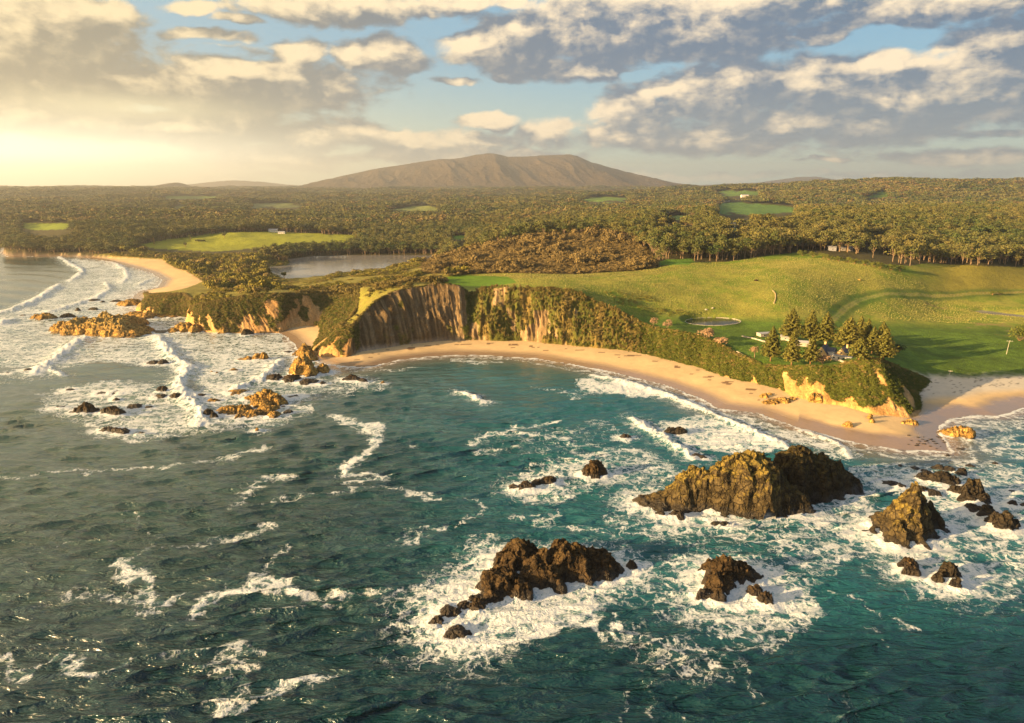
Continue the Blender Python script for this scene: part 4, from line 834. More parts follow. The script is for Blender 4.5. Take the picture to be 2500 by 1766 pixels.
        fine = n.noise(n.vm('MULTIPLY', p, (.8, 1.2, 1)), 1.9, 6, .72); med = n.noise(w, .28, 5, .6)
        t = n.m('MULTIPLY_ADD', c1, .34, n.m('MULTIPLY', c2, .22)); t = n.m('MULTIPLY_ADD', fine, .75, t); t = n.m('MULTIPLY_ADD', med, .75, t)   # ~0.75 mean
        stk = n.noise(n.vm('MULTIPLY', w, (.22, .75, 1)), .42, 4, .6); t = n.m('MULTIPLY_ADD', n.m('SUBTRACT', stk, .5), 1.1, t)
        th = n.m('MULTIPLY_ADD', fo, -.95, 1.47)
        ff = n.smooth(n.m('SUBTRACT', t, th), -.10, .42)
        ff = n.m('MULTIPLY', ff, n.smooth(fo, .05, .3))
        oli = n.attr('olive'); deep = n.mix(te, n.mix(oli, (.005, .034, .038), (.022, .055, .046)), (.014, .094, .100))
        under = n.mix(n.smooth(fo, .25, .95), (0, 0, 0), (.035, .10, .09)); body = n.mix(1.0, deep, under, 'ADD')
        body = n.mix(sa, body, (.22, .165, .11))
        mp = n.node('ShaderNodeMapping'); n.l.new(p, mp.inputs[0]); mp.inputs['Rotation'].default_value = (0, 0, R(-10)); mp.inputs['Scale'].default_value = (.30, 1.05, 1)
        b0 = n.noise(mp.outputs[0], .30, 4, .58, .5); b0 = n.m('SUBTRACT', 1., n.m('ABSOLUTE', n.m('MULTIPLY_ADD', b0, 2., -1.)))
        b1 = n.noise(n.vm('MULTIPLY', p, (.5, 1.25, 1)), 1.3, 4, .62)
        hh = n.m('MULTIPLY', n.m('MULTIPLY_ADD', b1, .42, n.m('MULTIPLY', b0, 1.9)), n.attr('ripple')); bn = n.bump(hh, 1., .8)
        fb = n.bump(n.m('ADD', fine, n.m('MULTIPLY', c2, .25)), .7, .6)
        foamc = n.mix(n.lin(fine, .3, .7), (.50, .56, .57), (.84, .81, .75))
        cc = n.mix(ff, body, foamc)
        n.surf(cc, n.m('MULTIPLY_ADD', ff, .63, .12), n.mix(ff, bn, fb), n.m('MULTIPLY_ADD', ff, -.35, .5), IOR=1.5)
    tag(mesh_obj('sea', co, f, mat('sea', wm_), attrs=at), kind='structure')
build_sea()
def still(n):
    p = n.pos(); n.surf((.23, .215, .19), .14, n.bump(n.noise(n.vm('MULTIPLY', p, (1, .4, 1)), .35, 3), .10, .3), .5, IOR=1.33)
def dark_still(n):
    p = n.pos(); n.surf((.018, .024, .016), .1, n.bump(n.noise(p, .35, 3), .10, .3), .5, IOR=1.33)
def flat_water(name, poly, z, k=1.08, m=None):
    c = np.mean(poly, 0); mb = MB(); pts = [((p[0] - c[0]) * k + c[0], (p[1] - c[1]) * k + c[1], z) for p in poly]
    mb.add([(c[0], c[1], z)] + pts, [(0, i + 1, (i + 1) % len(pts) + 1) for i in range(len(pts))])
    tag(mb.build(name, mat('pond_water', dark_still) if name == 'pond' else mat('still_water', still)), kind='structure')
flat_water('lake', LAKEW[0], .95); flat_water('pond', LAKEW[1], 14.8); flat_water('lagoon', LAKEW[2], 3.45)

# ================================================================== ROCK MESHES
def rock_mat(base, top, wetk):
    def f(n):
        g = n.n.new('ShaderNodeNewGeometry'); p = g.outputs['Position']; N = g.outputs['Normal']
        sp = n.node('ShaderNodeSeparateXYZ'); n.l.new(p, sp.inputs[0]); sn = n.node('ShaderNodeSeparateXYZ'); n.l.new(N, sn.inputs[0])
        a = n.noise(p, .35, 6, .65); b = n.noise(p, 1.6, 4, .65)
        c = n.mix(n.smooth(a, .36, .62), tuple(x * .55 for x in base), tuple(x * 1.35 for x in base)); e = n.lin(b, .25, .75, .7, 1.3); c = n.vm('MULTIPLY', c, n.xyz(e, e, e))
        hz = n.m('MULTIPLY_ADD', n.m('SUBTRACT', a, .5), 5.0, sp.outputs[2])
        tp = n.m('MULTIPLY', n.smooth(n.m('MULTIPLY_ADD', n.m('SUBTRACT', b, .5), .9, sn.outputs[2]), .25, .75), n.smooth(hz, 2.5, 9.))
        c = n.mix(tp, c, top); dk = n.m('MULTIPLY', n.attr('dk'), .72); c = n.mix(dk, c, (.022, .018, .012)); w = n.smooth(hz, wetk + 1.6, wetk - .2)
        c = n.mix(n.m('MULTIPLY', w, .72), c, (.028, .02, .012))
        pt = n.node('ShaderNodeMapping'); n.l.new(p, pt.inputs[0]); pt.inputs['Rotation'].default_value = (.5, .35, .3); pt.inputs['Scale'].default_value = (.35, .35, 1.6)
        st_ = n.noise(pt.outputs[0], 1.1, 4, .6); vo = n.node('ShaderNodeTexVoronoi', _feature='DISTANCE_TO_EDGE'); n.l.new(n.vm('MULTIPLY_ADD', n.noise(p, .6, 2, .5, out=1), (1.6, 1.6, 1.6), p), vo.inputs['Vector']); vo.inputs['Scale'].default_value = .42
        crk = n.smooth(vo.outputs[0], 0., .12); e2 = n.m('MULTIPLY', n.lin(st_, .3, .7, .68, 1.25), n.lin(crk, 0., 1., .6, 1.)); c = n.vm('MULTIPLY', c, n.xyz(e2, e2, e2))
        hb = n.m('MULTIPLY_ADD', crk, .5, n.m('MULTIPLY_ADD', st_, .8, n.m('MULTIPLY_ADD', b, .4, n.noise(p, .9, 7, .72))))
        n.surf(c, n.m('MULTIPLY_ADD', w, -.42, .88), n.bump(hb, 1., 1.), n.m('MULTIPLY_ADD', w, .3, .15))
    return f
RM_ = {'green': mat('rock_green_top', rock_mat((.10, .072, .032), (.29, .205, .045), 1.4)), 'dark': mat('rock_dark', rock_mat((.055, .042, .026), (.12, .085, .03), .8)),
       'brown': mat('rock_brown', rock_mat((.075, .047, .021), (.115, .072, .025), 1.2)), 'gold': mat('rock_gold', rock_mat((.50, .29, .075), (.50, .34, .10), .1))}
def build_rock(i, rk):
    name, style, label, _, L = rk
    L = np.array(L); cx, cy = L[:, 0].mean(), L[:, 1].mean(); step = max(.16, cy / 1100.)
    big = L[:, 4].max(); step = max(step, .30 if len(L) > 6 else .16); x1, x2 = (L[:, 0] - L[:, 2] * 1.35).min(), (L[:, 0] + L[:, 2] * 1.35).max(); y1, y2 = (L[:, 1] - L[:, 3] * 1.35).min(), (L[:, 1] + L[:, 3] * 1.35).max()
    nx, ny = int((x2 - x1) / step) + 2, int((y2 - y1) / step) + 2; X, Y = np.meshgrid(np.linspace(x1, x2, nx), np.linspace(y1, y2, ny))
    sc = max(1.2, min(big * .45, 5.)); wx = X + fbm(X / sc / 1.5, Y / sc / 1.5, 4, 400 + i) * sc * .38; wy = Y + fbm(X / sc / 1.5, Y / sc / 1.5, 4, 700 + i) * sc * .38
    z = np.full(X.shape, -3.0)
    for j, (lx, ly, rx, ry, h) in enumerate(L):
        r = np.hypot((wx - lx) / rx, (wy - ly) / ry); ang = np.arctan2(wy - ly, wx - lx); r = r * (1 + .13 * np.sin(ang * 3 + i + j) + .07 * np.sin(ang * 7 + i * 2 + j))
        r = r / (1.12 if i == 4 else (1.34 if len(L) > 6 else 1.2)); pk = 1.25 if i == 4 else 2.0; zz = (h + 1.0) * np.clip(1 - np.clip(r, 0, 3) ** pk, 0, 1) ** (.95 if i == 4 else .72) - 1.0 - np.clip(r - 1, 0, 2) * 4
        kk = max(.35, big * ((.26 if i == 0 else (.06 if i == 4 else .2)) if len(L) > 6 else .13)); hh = np.clip(.5 + .5 * (zz - z) / kk, 0, 1); z = z * (1 - hh) + zz * hh + kk * hh * (1 - hh)
    rg = fbm(X / sc, Y / sc, 5, 500 + i, .55, True); fine = fbm(X / sc * 3.3, Y / sc * 3.3, 4, 600 + i, .6, True)
    amp = np.clip(z + 1.2, 0, big) ; z = z + rg * np.minimum(amp * .26, 2.0) + facets(X / sc * 1.6, Y / sc * 1.6, 4, 600 + i, .6) * np.minimum(amp * .30, 1.9)
    tops = np.clip(z, 0, None); z = np.where(z > 0, z, z)
    # terracing / strata facets
    st = sc * .55; zt = np.round((z + fbm(X / 6, Y / 6, 2, 650 + i) * st) / st) * st - fbm(X / 6, Y / 6, 2, 650 + i) * st; z = z * .72 + zt * .28
    co = np.c_[(X - cx).ravel(), (Y - cy).ravel(), z.ravel()]
    d = np.clip(co[:, 2] + .5, 0, 2) / 2 * min(sc * .30, .9)
    for a_ in range(2): co[:, a_] += (fbm3((co[:, 0] + cx) / sc * 1.2, (co[:, 1] + cy) / sc * 1.2, co[:, 2] / sc * 2.0, 4, 800 + a_ + i, .62) + .5 * fbm3((co[:, 0] + cx) / sc * 3, (co[:, 1] + cy) / sc * 3, co[:, 2] / sc * 4.5, 2, 850 + a_ + i, .6, True)) * d * 1.25
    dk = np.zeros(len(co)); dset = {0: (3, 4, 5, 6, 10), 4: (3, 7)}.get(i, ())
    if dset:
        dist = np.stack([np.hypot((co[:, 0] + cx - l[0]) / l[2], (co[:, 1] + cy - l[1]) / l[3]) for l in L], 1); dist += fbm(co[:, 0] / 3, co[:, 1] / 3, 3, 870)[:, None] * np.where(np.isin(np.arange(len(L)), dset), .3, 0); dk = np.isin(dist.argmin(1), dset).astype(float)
    f = grid_faces(ny, nx); f = f[(co[f][:, :, 2] > -1.3).any(1)]
    if not len(f): return
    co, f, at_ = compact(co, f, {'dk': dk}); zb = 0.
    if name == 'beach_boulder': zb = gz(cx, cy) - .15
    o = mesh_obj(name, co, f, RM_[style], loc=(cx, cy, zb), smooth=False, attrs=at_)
    cat = 'boulder' if name == 'beach_boulder' else ('sea stack' if name == 'sea_stack' else 'rock')
    tag(o, label, cat, {'sea_stack': 'rock stacks off the headland', 'sea_rock': 'rocks standing in the surf', 'beach_boulder': 'boulders on the beach sand'}[name])
for i, rk in enumerate(ROCKS): build_rock(i, rk)
# ================================================================== VEGETATION
def leaf_mat(c1, c2, name, spread=.35):
    def f(n):
        oi = n.n.new('ShaderNodeObjectInfo'); p = n.pos()
        a = n.m('MULTIPLY_ADD', n.noise(p, .05, 3, .6), .45, n.m('MULTIPLY', n.noise(p, .0045, 3, .6), .55)); a = n.smooth(a, .36, .62); r = n.m('MULTIPLY_ADD', oi.outputs['Random'], .5, n.m('MULTIPLY_ADD', a, .6, -.05), clamp=True)
        c = n.mix(r, c1, c2); e = n.lin(n.noise(p, .9, 3, .7), .25, .75, 1 - spread, 1 + spread); c = n.vm('MULTIPLY', c, n.xyz(e, e, e))
        n.surf(c, .75, None, .12)
    return mat(name, f)
LM = {'forest': leaf_mat((.046, .074, .018), (.175, .145, .042), 'leaves_gum', .2), 'scrub': leaf_mat((.095, .10, .016), (.25, .20, .032), 'leaves_scrub'),
      'brown': leaf_mat((.13, .095, .034), (.22, .155, .055), 'leaves_brown', .2), 'green': leaf_mat((.065, .085, .012), (.13, .13, .022), 'leaves_green'),
      'gold': leaf_mat((.14, .115, .028), (.24, .170, .055), 'leaves_gold'), 'pine': leaf_mat((.095, .10, .018), (.17, .15, .030), 'leaves_pine', .3),
      'grey': leaf_mat((.30, .19, .10), (.36, .23, .13), 'twigs_grey', .2), 'dark': leaf_mat((.018, .024, .010), (.025, .030, .012), 'leaves_dark'), 'tuss': leaf_mat((.20, .21, .045), (.42, .36, .11), 'tussock')}
BARK = mat('bark_pale', lambda n: n.surf((.24, .16, .09), .9)); BARKD = mat('bark_brown', lambda n: n.surf((.30, .15, .07), .9))
def quads(rng, C, N, size, jit=.6):
    """leaf cards at centres C facing roughly N"""
    n = len(C); N = N + rng.normal(0, jit, (n, 3)); N /= np.linalg.norm(N, axis=1)[:, None] + 1e-9
    t = np.cross(N, rng.normal(0, 1, (n, 3))); t /= np.linalg.norm(t, axis=1)[:, None] + 1e-9; b = np.cross(N, t)
    s = (size * rng.uniform(.6, 1.3, n))[:, None]; q = rng.uniform(.55, 1., n)[:, None]
    V = np.stack([C - t * s - b * s * q * .5, C + b * s * q * -.9 + t * s * .2, C + t * s + b * s * q * .4, C + b * s * q - t * s * .3], 1).reshape(-1, 3)
    return V, np.arange(n * 4).reshape(n, 4)
def blobs_leaves(rng, blobs, n, size, low=-.35):
    w = np.array([b[3] ** 2 for b in blobs]); k = rng.choice(len(blobs), n, p=w / w.sum()); B = np.array(blobs)[k]
    d = rng.normal(0, 1, (n, 3)); d /= np.linalg.norm(d, axis=1)[:, None]; d[:, 2] = np.where(d[:, 2] < low, -d[:, 2], d[:, 2])
    C = B[:, :3] + d * B[:, 3:4] * rng.uniform(.72, 1.06, n)[:, None] * np.array([1, 1, .8]); return quads(rng, C, d, size, .45)
def proto_tree(seed, tall=True):
    """unit gum: height 1, crown about .6 wide: returns (crown verts, faces), trunk MB"""
    rng = np.random.default_rng(seed); bl = []; t = MB(); hb = .20 if tall else .12
    t.tube((0, 0, -.06), (0, 0, hb + .1), .022, .016)
    for i in range(7):
        a = i * 2.4 + rng.uniform(-.4, .4); r = rng.uniform(.10, .24); z = rng.uniform(hb + .18, .84); bl.append((math.cos(a) * r, math.sin(a) * r, z, rng.uniform(.11, .18)))
        t.tube((0, 0, hb + .02 * i), (math.cos(a) * r * .9, math.sin(a) * r * .9, z), .012, .005, 5)
    bl.append((0, 0, .82, .17)); bl.append((.05, -.04, .6, .2))
    return blobs_leaves(rng, bl, 330, .034), t
def proto_canopy(seed):
    rng = np.random.default_rng(seed); bl = [(rng.uniform(-.25, .25), rng.uniform(-.25, .25), rng.uniform(.55, .8), rng.uniform(.16, .26)) for _ in range(6)] + [(0, 0, .5, .3)]
    return blobs_leaves(rng, bl, 150, .062, -.2)
def proto_bush(seed, n=170):
    rng = np.random.default_rng(seed); bl = [(rng.uniform(-.28, .28), rng.uniform(-.28, .28), rng.uniform(.2, .5), rng.uniform(.2, .34)) for _ in range(5)]
    return blobs_leaves(rng, bl, n, .07, -.1)
def proto_tuft(seed):
    rng = np.random.default_rng(seed); n = 12; a = rng.uniform(0, 6.28, n); C = np.c_[np.cos(a) * .22, np.sin(a) * .22, rng.uniform(.15, .45, n)]; N = np.c_[np.cos(a), np.sin(a), np.full(n, .5)]; return quads(rng, C, N, .24, .3)
def hidden(name, vf, m): return mesh_obj(name, vf[0], vf[1], m, link=False, smooth=False)
def proto_coll(name, objs):
    c = bpy.data.collections.new(name)
    for o in objs: c.objects.link(o)
    return c
PC = {}
for key in ('forest', 'brown', 'gold'): PC['canopy_' + key] = proto_coll('canopy_' + key, [hidden('canopy_shape', proto_canopy(20 + i), LM[key]) for i in range(4)])
for key in ('scrub', 'brown', 'green', 'gold'): PC['bush_' + key] = proto_coll('bush_' + key, [hidden('bush_shape', proto_bush(40 + i), LM[key]) for i in range(4)])
PC['tuft'] = proto_coll('tuft', [hidden('tuft_shape', proto_tuft(60 + i), LM['tuss']) for i in range(3)])
def treeobj_hidden(i):
    (v, f), t = proto_tree(80 + i); nv = len(v); V = np.r_[v, np.array(t.v)]; tf = [np.array([q]) + nv for q in t.f if len(q) == 4]
    o = mesh_obj('gum_shape', V, [f] + tf, LM['forest'], link=False, smooth=False); o.data.materials.append(BARK)
    mi = np.zeros(len(o.data.polygons), np.int32); mi[len(f):] = 1; o.data.polygons.foreach_set('material_index', mi); return o
PC['gum'] = proto_coll('gum', [treeobj_hidden(i) for i in range(4)])
def scatter(name, label, pts, scl, coll, tilt=None, cat='vegetation', kind='stuff'):
    n = len(pts)
    if not n: return
    rng = np.random.default_rng(len(name) + n); me = bpy.data.meshes.new(name); me.vertices.add(n); me.vertices.foreach_set('co', np.asarray(pts, np.float32).ravel())
    rot = np.zeros((n, 3), np.float32); rot[:, 2] = rng.uniform(0, 6.28, n)
    if tilt is not None: rot = tilt
    at = me.attributes.new('rot', 'FLOAT_VECTOR', 'POINT'); at.data.foreach_set('vector', rot.astype(np.float32).ravel())
    at = me.attributes.new('scl', 'FLOAT_VECTOR', 'POINT'); at.data.foreach_set('vector', np.asarray(scl, np.float32).ravel())
    at = me.attributes.new('idx', 'INT', 'POINT'); at.data.foreach_set('value', rng.integers(0, len(coll.objects), n).astype(np.int32))
    o = bpy.data.objects.new(name, me); scene.collection.objects.link(o)
    g = bpy.data.node_groups.new(name, 'GeometryNodeTree'); g.interface.new_socket('Geometry', in_out='INPUT', socket_type='NodeSocketGeometry'); g.interface.new_socket('Geometry', in_out='OUTPUT', socket_type='NodeSocketGeometry')
    N = g.nodes; gi = N.new('NodeGroupInput'); go = N.new('NodeGroupOutput'); ip = N.new('GeometryNodeInstanceOnPoints'); ci = N.new('GeometryNodeCollectionInfo')
    ci.inputs['Collection'].default_value = coll; ci.inputs['Separate Children'].default_value = True; ci.inputs['Reset Children'].default_value = True
    def na(nm, ty): q = N.new('GeometryNodeInputNamedAttribute'); q.data_type = ty; q.inputs['Name'].default_value = nm; return q.outputs['Attribute']
    L = g.links; L.new(gi.outputs[0], ip.inputs['Points']); L.new(ci.outputs[0], ip.inputs['Instance']); ip.inputs['Pick Instance'].default_value = True
    L.new(na('idx', 'INT'), ip.inputs['Instance Index']); L.new(na('rot', 'FLOAT_VECTOR'), ip.inputs['Rotation']); L.new(na('scl', 'FLOAT_VECTOR'), ip.inputs['Scale']); L.new(ip.outputs[0], go.inputs[0])
    md = o.modifiers.new('scatter', 'NODES'); md.node_group = g
    return tag(o, label, cat, None, kind)
def candidates(r0, r1, sp, amax=.76, seed=1):
    rng = np.random.default_rng(seed); out = []; r = r0
    while r < r1:
        s = sp(r); na_ = int(2 * amax * r / s); a = (np.arange(na_) + rng.uniform(0, 1, na_)) / na_ * 2 * amax - amax; q = r + rng.uniform(-.5, .5, na_) * s
        out.append(np.c_[np.sin(a) * q, np.cos(a) * q, np.full(na_, s)]); r += s * .92
    return np.concatenate(out)
def near_track(x, y): return polydist(x, y, TRACKW)[0]
INDIV = []
def plant_all():
    rng = np.random.default_rng(5)
    # --- forest
    c = candidates(430, 8800, lambda r: max(7.6, r / 165)); x, y, s = c.T; sd_ = land_sd(x, y); z, ins = height(x, y, sd_); u, v = proj(x, y, z); lc = cover_at(u, v, y)
    inlake = np.zeros(len(x), bool)
    for lw in LAKEW: inlake |= inpoly(x, y, lw) | (polydist(x, y, lw, True)[0] < 3)
    pm = inpoly(u, v, [(1930,626),(2180,655),(2215,652),(2190,642),(2060,616),(1960,610)])      # hedge shrubs instead of trees there
    ok = (lc == 1) & ins & (sd_ > np.where(u < 150, 2, 10)) & ~inlake & (u > -250) & (u < 2750) & ~pm
    ok &= fbm(x / 60, y / 60, 3, 301) > -.62
    lkpx = LAKES[0][0]
    for hh_ in (5, 10, 16, 20):     # keep the clearings and the lake open to the coast side
        ut, vt_ = proj(x, y, z + hh_); ok &= ~(inpoly(ut, vt_, lkpx) & (y < 1000))
        for q_, (pl, _) in enumerate(FIELDS):
            if q_ or hh_ < 13: ok &= ~inpoly(ut, vt_, pl)
    x, y, z, s, u, v = x[ok], y[ok], z[ok], s[ok], u[ok], v[ok]; k = sstep(s, 7.6, 20)
    big = fbm(x / 90, y / 90, 3, 302); hgt = (15.5 + 5 * big + rng.normal(0, 2.2, len(x))) * (1 - .22 * sstep(u, 700, 200) * (y < 1500)); hgt = np.maximum(hgt, 6) ; hgt = np.where(y > 2500, hgt * 1.1, hgt)
    wid = s * 2.45 * rng.uniform(.8, 1.25, len(x))
    size = hgt / np.hypot(x, y); edge = np.minimum(np.abs(v - np.interp(u, EU, EV)), 60) ; score = size + .012 * np.exp(-edge / 8.) * (y < 900); vis = (u > 0) & (u < 2500)
    order = np.argsort(-np.where(vis, score, -1)); ind = order[:285]; m = np.zeros(len(x), bool); m[ind] = True
    for i in ind: INDIV.append((x[i], y[i], z[i], hgt[i] * 1.08))
    P3 = np.c_[x, y, z - .5]; a = ~m & (y < 1400); S = np.c_[wid * 1.25, wid * 1.25, hgt * 1.05]
    scatter('gum_forest', 'closely packed gum trees filling the forest from the paddocks to the lake', P3[a], S[a] , PC['gum'], cat='forest')
    a = ~m & (y >= 1400); rr = rng.uniform(0, 1, len(x)) + .35 * fbm(x / 250, y / 250, 2, 303)
    S = np.c_[wid, wid, hgt * 1.15]
    scatter('distant_forest', 'dark green-brown forest canopy rolling away to the foot of the mountain', P3[a & (rr < .9)], S[a & (rr < .9)], PC['canopy_forest'], cat='forest')
    scatter('golden_forest', 'paler golden-brown treetops dotted through the distant forest', P3[a & (rr >= .9)], S[a & (rr >= .9)], PC['canopy_brown'], cat='forest')
    # --- dune scrub left, brown scrub on the middle hill
    c = candidates(400, 1150, lambda r: 3.0 + (r - 400) * .0028, seed=3); x, y, s = c.T; sd_ = land_sd(x, y); z, ins = height(x, y, sd_); u, v = proj(x, y, z); lc = cover_at(u, v, y)
    inlake = inpoly(x, y, LAKEW[0]) | (polydist(x, y, LAKEW[0], True)[0] < 2)
    n1 = fbm(x / 22, y / 22, 4, 310); base = ins & ~inlake & (u > -150) & (u < 2600) & (sd_ > 2)
    a = base & (lc == 2) & (n1 > -.18 - .35 * sstep(u, 560, 380) + .24 * (u > 560) * (y < 700)); tall = sstep(n1, -.1, .5)
    w = s * rng.uniform(1.1, 2.1, len(x)) * (1 + .5 * tall); h = w * rng.uniform(.55, .85, len(x)) * (1 + .8 * tall * sstep(n1, .1, .4))
    for fr in (.5, 1.0):
        ut, vt_ = proj(x, y, z + h * fr); sm = inpoly(ut, vt_, LAKES[0][0]); h = np.where(sm, h * .6, h); w = np.where(sm, w * .9, w); h = np.where(sm & (u < 800), h * .55, h); a &= ~(inpoly(ut, vt_, FIELDS[0][0]) | inpoly(ut, vt_, [(150,618),(339,630),(400,633),(457,661),(503,686),(530,706),(420,716),(300,700)]))
    S = np.c_[w, w, h]; P3 = np.c_[x, y, z - .25]; gg = rng.uniform(0, 1, len(x)) < .75
    scatter('dune_scrub', 'green windswept scrub between the long beach and the lake', P3[a & gg], S[a & gg], PC['bush_scrub'], cat='scrub')
    scatter('dune_scrub_golden', 'golden-brown bushes mixed through the coastal scrub', P3[a & ~gg], S[a & ~gg], PC['bush_gold'], cat='scrub')
    a = base & (lc == 3); scatter('hill_scrub', 'brown scrub blanketing the rounded hill behind the cliff top', P3[a], (S * np.array([.95, .95, .9]))[a], PC['bush_brown'], cat='scrub')
    # thin scrub over the golden cliff top and left cliff edge
    a = base & (lc == 0) & (u < 1120) & (n1 + .3 * fbm(x / 6, y / 6, 2, 311) > .02); scatter('cliff_top_bushes', 'low bushes dotted over the golden grass above the bluff', P3[a], S[a] * .75, PC['bush_gold'], cat='scrub')
    # --- tussock grass on the hills
    c = candidates(330, 680, lambda r: 1.45, seed=4); x, y, s = c.T; k = rng.uniform(0, 1, len(x)); n1 = fbm(x / 16, y / 16, 4, 50); n3 = fbm(x / 70, y / 70, 3, 52); sel = (n1 * .5 + n3 * .6 > -.22) & (k < .8); x, y = x[sel], y[sel]
    sd_ = land_sd(x, y); z, ins = height(x, y, sd_); u, v = proj(x, y, z); lc = cover_at(u, v, y); n1 = fbm(x / 16, y / 16, 4, 50)
    a = ins & (lc == 0) & (u > 1180) & (u < 2560) & (v < 770 + n1 * 12 + (u > 2150) * 14) & (near_track(x, y) > 7) & ~inpoly(x, y, LAKEW[1]) & ~inpoly(x, y, LAKEW[2])
    a &= ~inpoly(u, v, [(1062,698),(1075,680),(1115,672),(1240,676),(1262,690),(1200,700)])
    S = rng.uniform(.5, 1.2, len(x)) ; scatter('tussock_grass', 'pale tufts of tussock grass covering the green hillside', np.c_[x, y, z][a], np.c_[S, S, S * .6][a], PC['tuft'], cat='grass')
    # rough low bushes on the lower slope above the cliff
    c = candidates(380, 520, lambda r: 2.6, seed=14); x, y, s = c.T; z, ins = height(x, y); u, v = proj(x, y, z); n1 = fbm(x / 9, y / 9, 3, 320)
    a = ins & inpoly(u, v, [(1440,715),(1560,712),(1640,745),(1690,770),(1640,775),(1540,755)]) & (n1 > .05); S = rng.uniform(1., 2.4, len(x))
    scatter('slope_bushes', 'grey-green low bushes on the shaded slope above the cliff', np.c_[x, y, z][a], np.c_[S, S, S * .6][a], PC['bush_scrub'], cat='scrub')
    # --- cliff shrubs
    co, sg, tc, nx, ny, fl, org = CLIFF_PTS[0]; n = len(co); pick = rng.uniform(0, 1, n) < 20000. / n; co, sg, tc, nx, ny, fl, org = co[pick], sg[pick], tc[pick], nx[pick], ny[pick], fl[pick], org[pick]; n = len(co)
    S = rng.uniform(1.1, 2.6, n) * (1 + .35 * (fl < 2.4)); rot = np.c_[rng.uniform(-.3, .3, n) + .0, rng.uniform(-.3, .3, n), rng.uniform(0, 6.28, n)]
    flat = sstep(fl, 2.4, 3.2); pv = np.c_[co[:, 0] - nx * S * .12, co[:, 1] - ny * S * .12, co[:, 2] - S * .32]
    sc3 = np.c_[S * (1 - .3 * flat), S * (1 - .3 * flat), S * (.8 + 1.3 * flat)]; drop = (flat > .5) & (rng.uniform(0, 1, n) < .62) & (tc < .96); keep_ = ~drop; pv, sc3, rot, flat, tc = pv[keep_], sc3[keep_], rot[keep_], flat[keep_], tc[keep_]; n = len(pv)
    gold = rng.uniform(0, 1, n) < (.10 + .72 * flat * (tc > .12) + .35 * (tc > .93) + .45 * (pv[:, 0] < -60))
    scatter('cliff_shrubs', 'green shrubs clinging to the sea cliffs and headland', pv[~gold], sc3[~gold], PC['bush_green'], rot[~gold], cat='shrubs')
    scatter('cliff_shrubs_golden', 'golden-brown shrubs on the sunlit fluted cliff face', pv[gold], sc3[gold], PC['bush_gold'], rot[gold], cat='shrubs')
plant_all()
# --- individual gum trees, nearest of the forest
GUMA = [(640, 'gum tree in the first rows behind the bright left meadow and long beach', 'gum trees behind the left meadow'), (1250, 'gum tree in the first rows on the far shore of the lake', 'gum trees beyond the lake'),
 (1700, 'gum tree in the first rows behind the brown scrubby hill', 'gum trees behind the brown hill'), (2080, 'pale-trunked gum tree in the front row where the hill grass meets the forest', 'gum trees at the top of the hill grass'),
 (9999, 'tall pale-trunked gum tree in the front row of the right-hand forest above the sloping pasture', 'gum trees at the edge of the right-hand forest')]
def build_gums():
    kinds = []
    for i in range(5):
        (v, f), t = proto_tree(90 + i); cm = mesh_obj('crown', v, f, LM['forest'], link=False, smooth=False).data; tm = t.build('trunk', BARK, link=False).data; kinds.append((cm, tm))
    rng = np.random.default_rng(9)
    for j, (x, y, z, h) in enumerate(INDIV):
        e = empty('gum_tree', (x, y, z - .2), rng.uniform(0, 6.28)); w = h * rng.uniform(.85, 1.2); e.scale = (w, w, h)
        cm, tm = kinds[j % 5]
        for nm, me in (('crown', cm), ('trunk', tm)): o = bpy.data.objects.new(nm, me); o.parent = e; scene.collection.objects.link(o)
        uu = proj(x, y, z)[0]
        lab, grp = next(q[1:] for q in GUMA if uu < q[0]); tag(e, lab, 'tree', grp)
build_gums()
# --- single trees and shrubs
def single(name, label, cat, u, vb, vt, hw, leaf, group=None, kind='tree', flat=1.):
    x, y, z = hit(u, vb); h = max(PY(u, vt, y)[1] - z, .6); w = hw * y / FPX
    e = empty(name, (x, y, z - .1)); rng = np.random.default_rng(int(u * 7 + vb)); t = MB()
    if kind == 'tree':
        bl = [(rng.uniform(-.5, .5) * w, rng.uniform(-.5, .5) * w, h * rng.uniform(.5, .85), min(w, h * .5) * rng.uniform(.35, .55)) for _ in range(8)] + [(0, 0, h * .62, min(w, h * .45) * .75)]
        t.tube((0, 0, -.3), (0, 0, h * .45), w * .07 + .08, w * .05 + .05)
        for b in bl[:5]: t.tube((0, 0, h * .35), b[:3], w * .04 + .05, .04, 5)
    elif kind == 'poplar':
        bl = [(0, 0, h * (.25 + .1 * i), w * (.7 if i < 5 else .45)) for i in range(8)]; t.tube((0, 0, -.3), (0, 0, h * .8), .25, .08)
    else:
        bl = [(rng.uniform(-.6, .6) * w, rng.uniform(-.5, .5) * w, h * rng.uniform(.3, .62), min(w * .5, h * .42) * rng.uniform(.7, 1.)) for _ in range(9)]
        for b in bl[:5]: t.tube((0, 0, -.2), b[:3], .12, .04, 5)
    mesh_obj('crown', *blobs_leaves(rng, bl, 620, max(.22, w * .07), -.5), LM[leaf], parent=e, smooth=False)
    t.build('trunk', BARKD if leaf != 'grey' else BARK, e); return tag(e, label, cat, group)
single('bare_shrub', 'small grey-brown tree on the lawn left of the leftmost front pine', 'shrub', 1842, 873, 845, 13, 'grey')
single('bare_shrub', 'wide grey-brown bush between the cottage and the clifftop edge', 'shrub', 2009, 889, 863, 20, 'grey', kind='bush')
single('bare_shrub', 'biggest grey windblown shrub on the cliff rim, left of the lawn', 'shrub', 1725, 834, 799, 24, 'grey', kind='bush')
single('bare_shrub', 'grey windblown shrub on the rim right beside the biggest one', 'shrub', 1757, 848, 817, 22, 'grey', kind='bush')
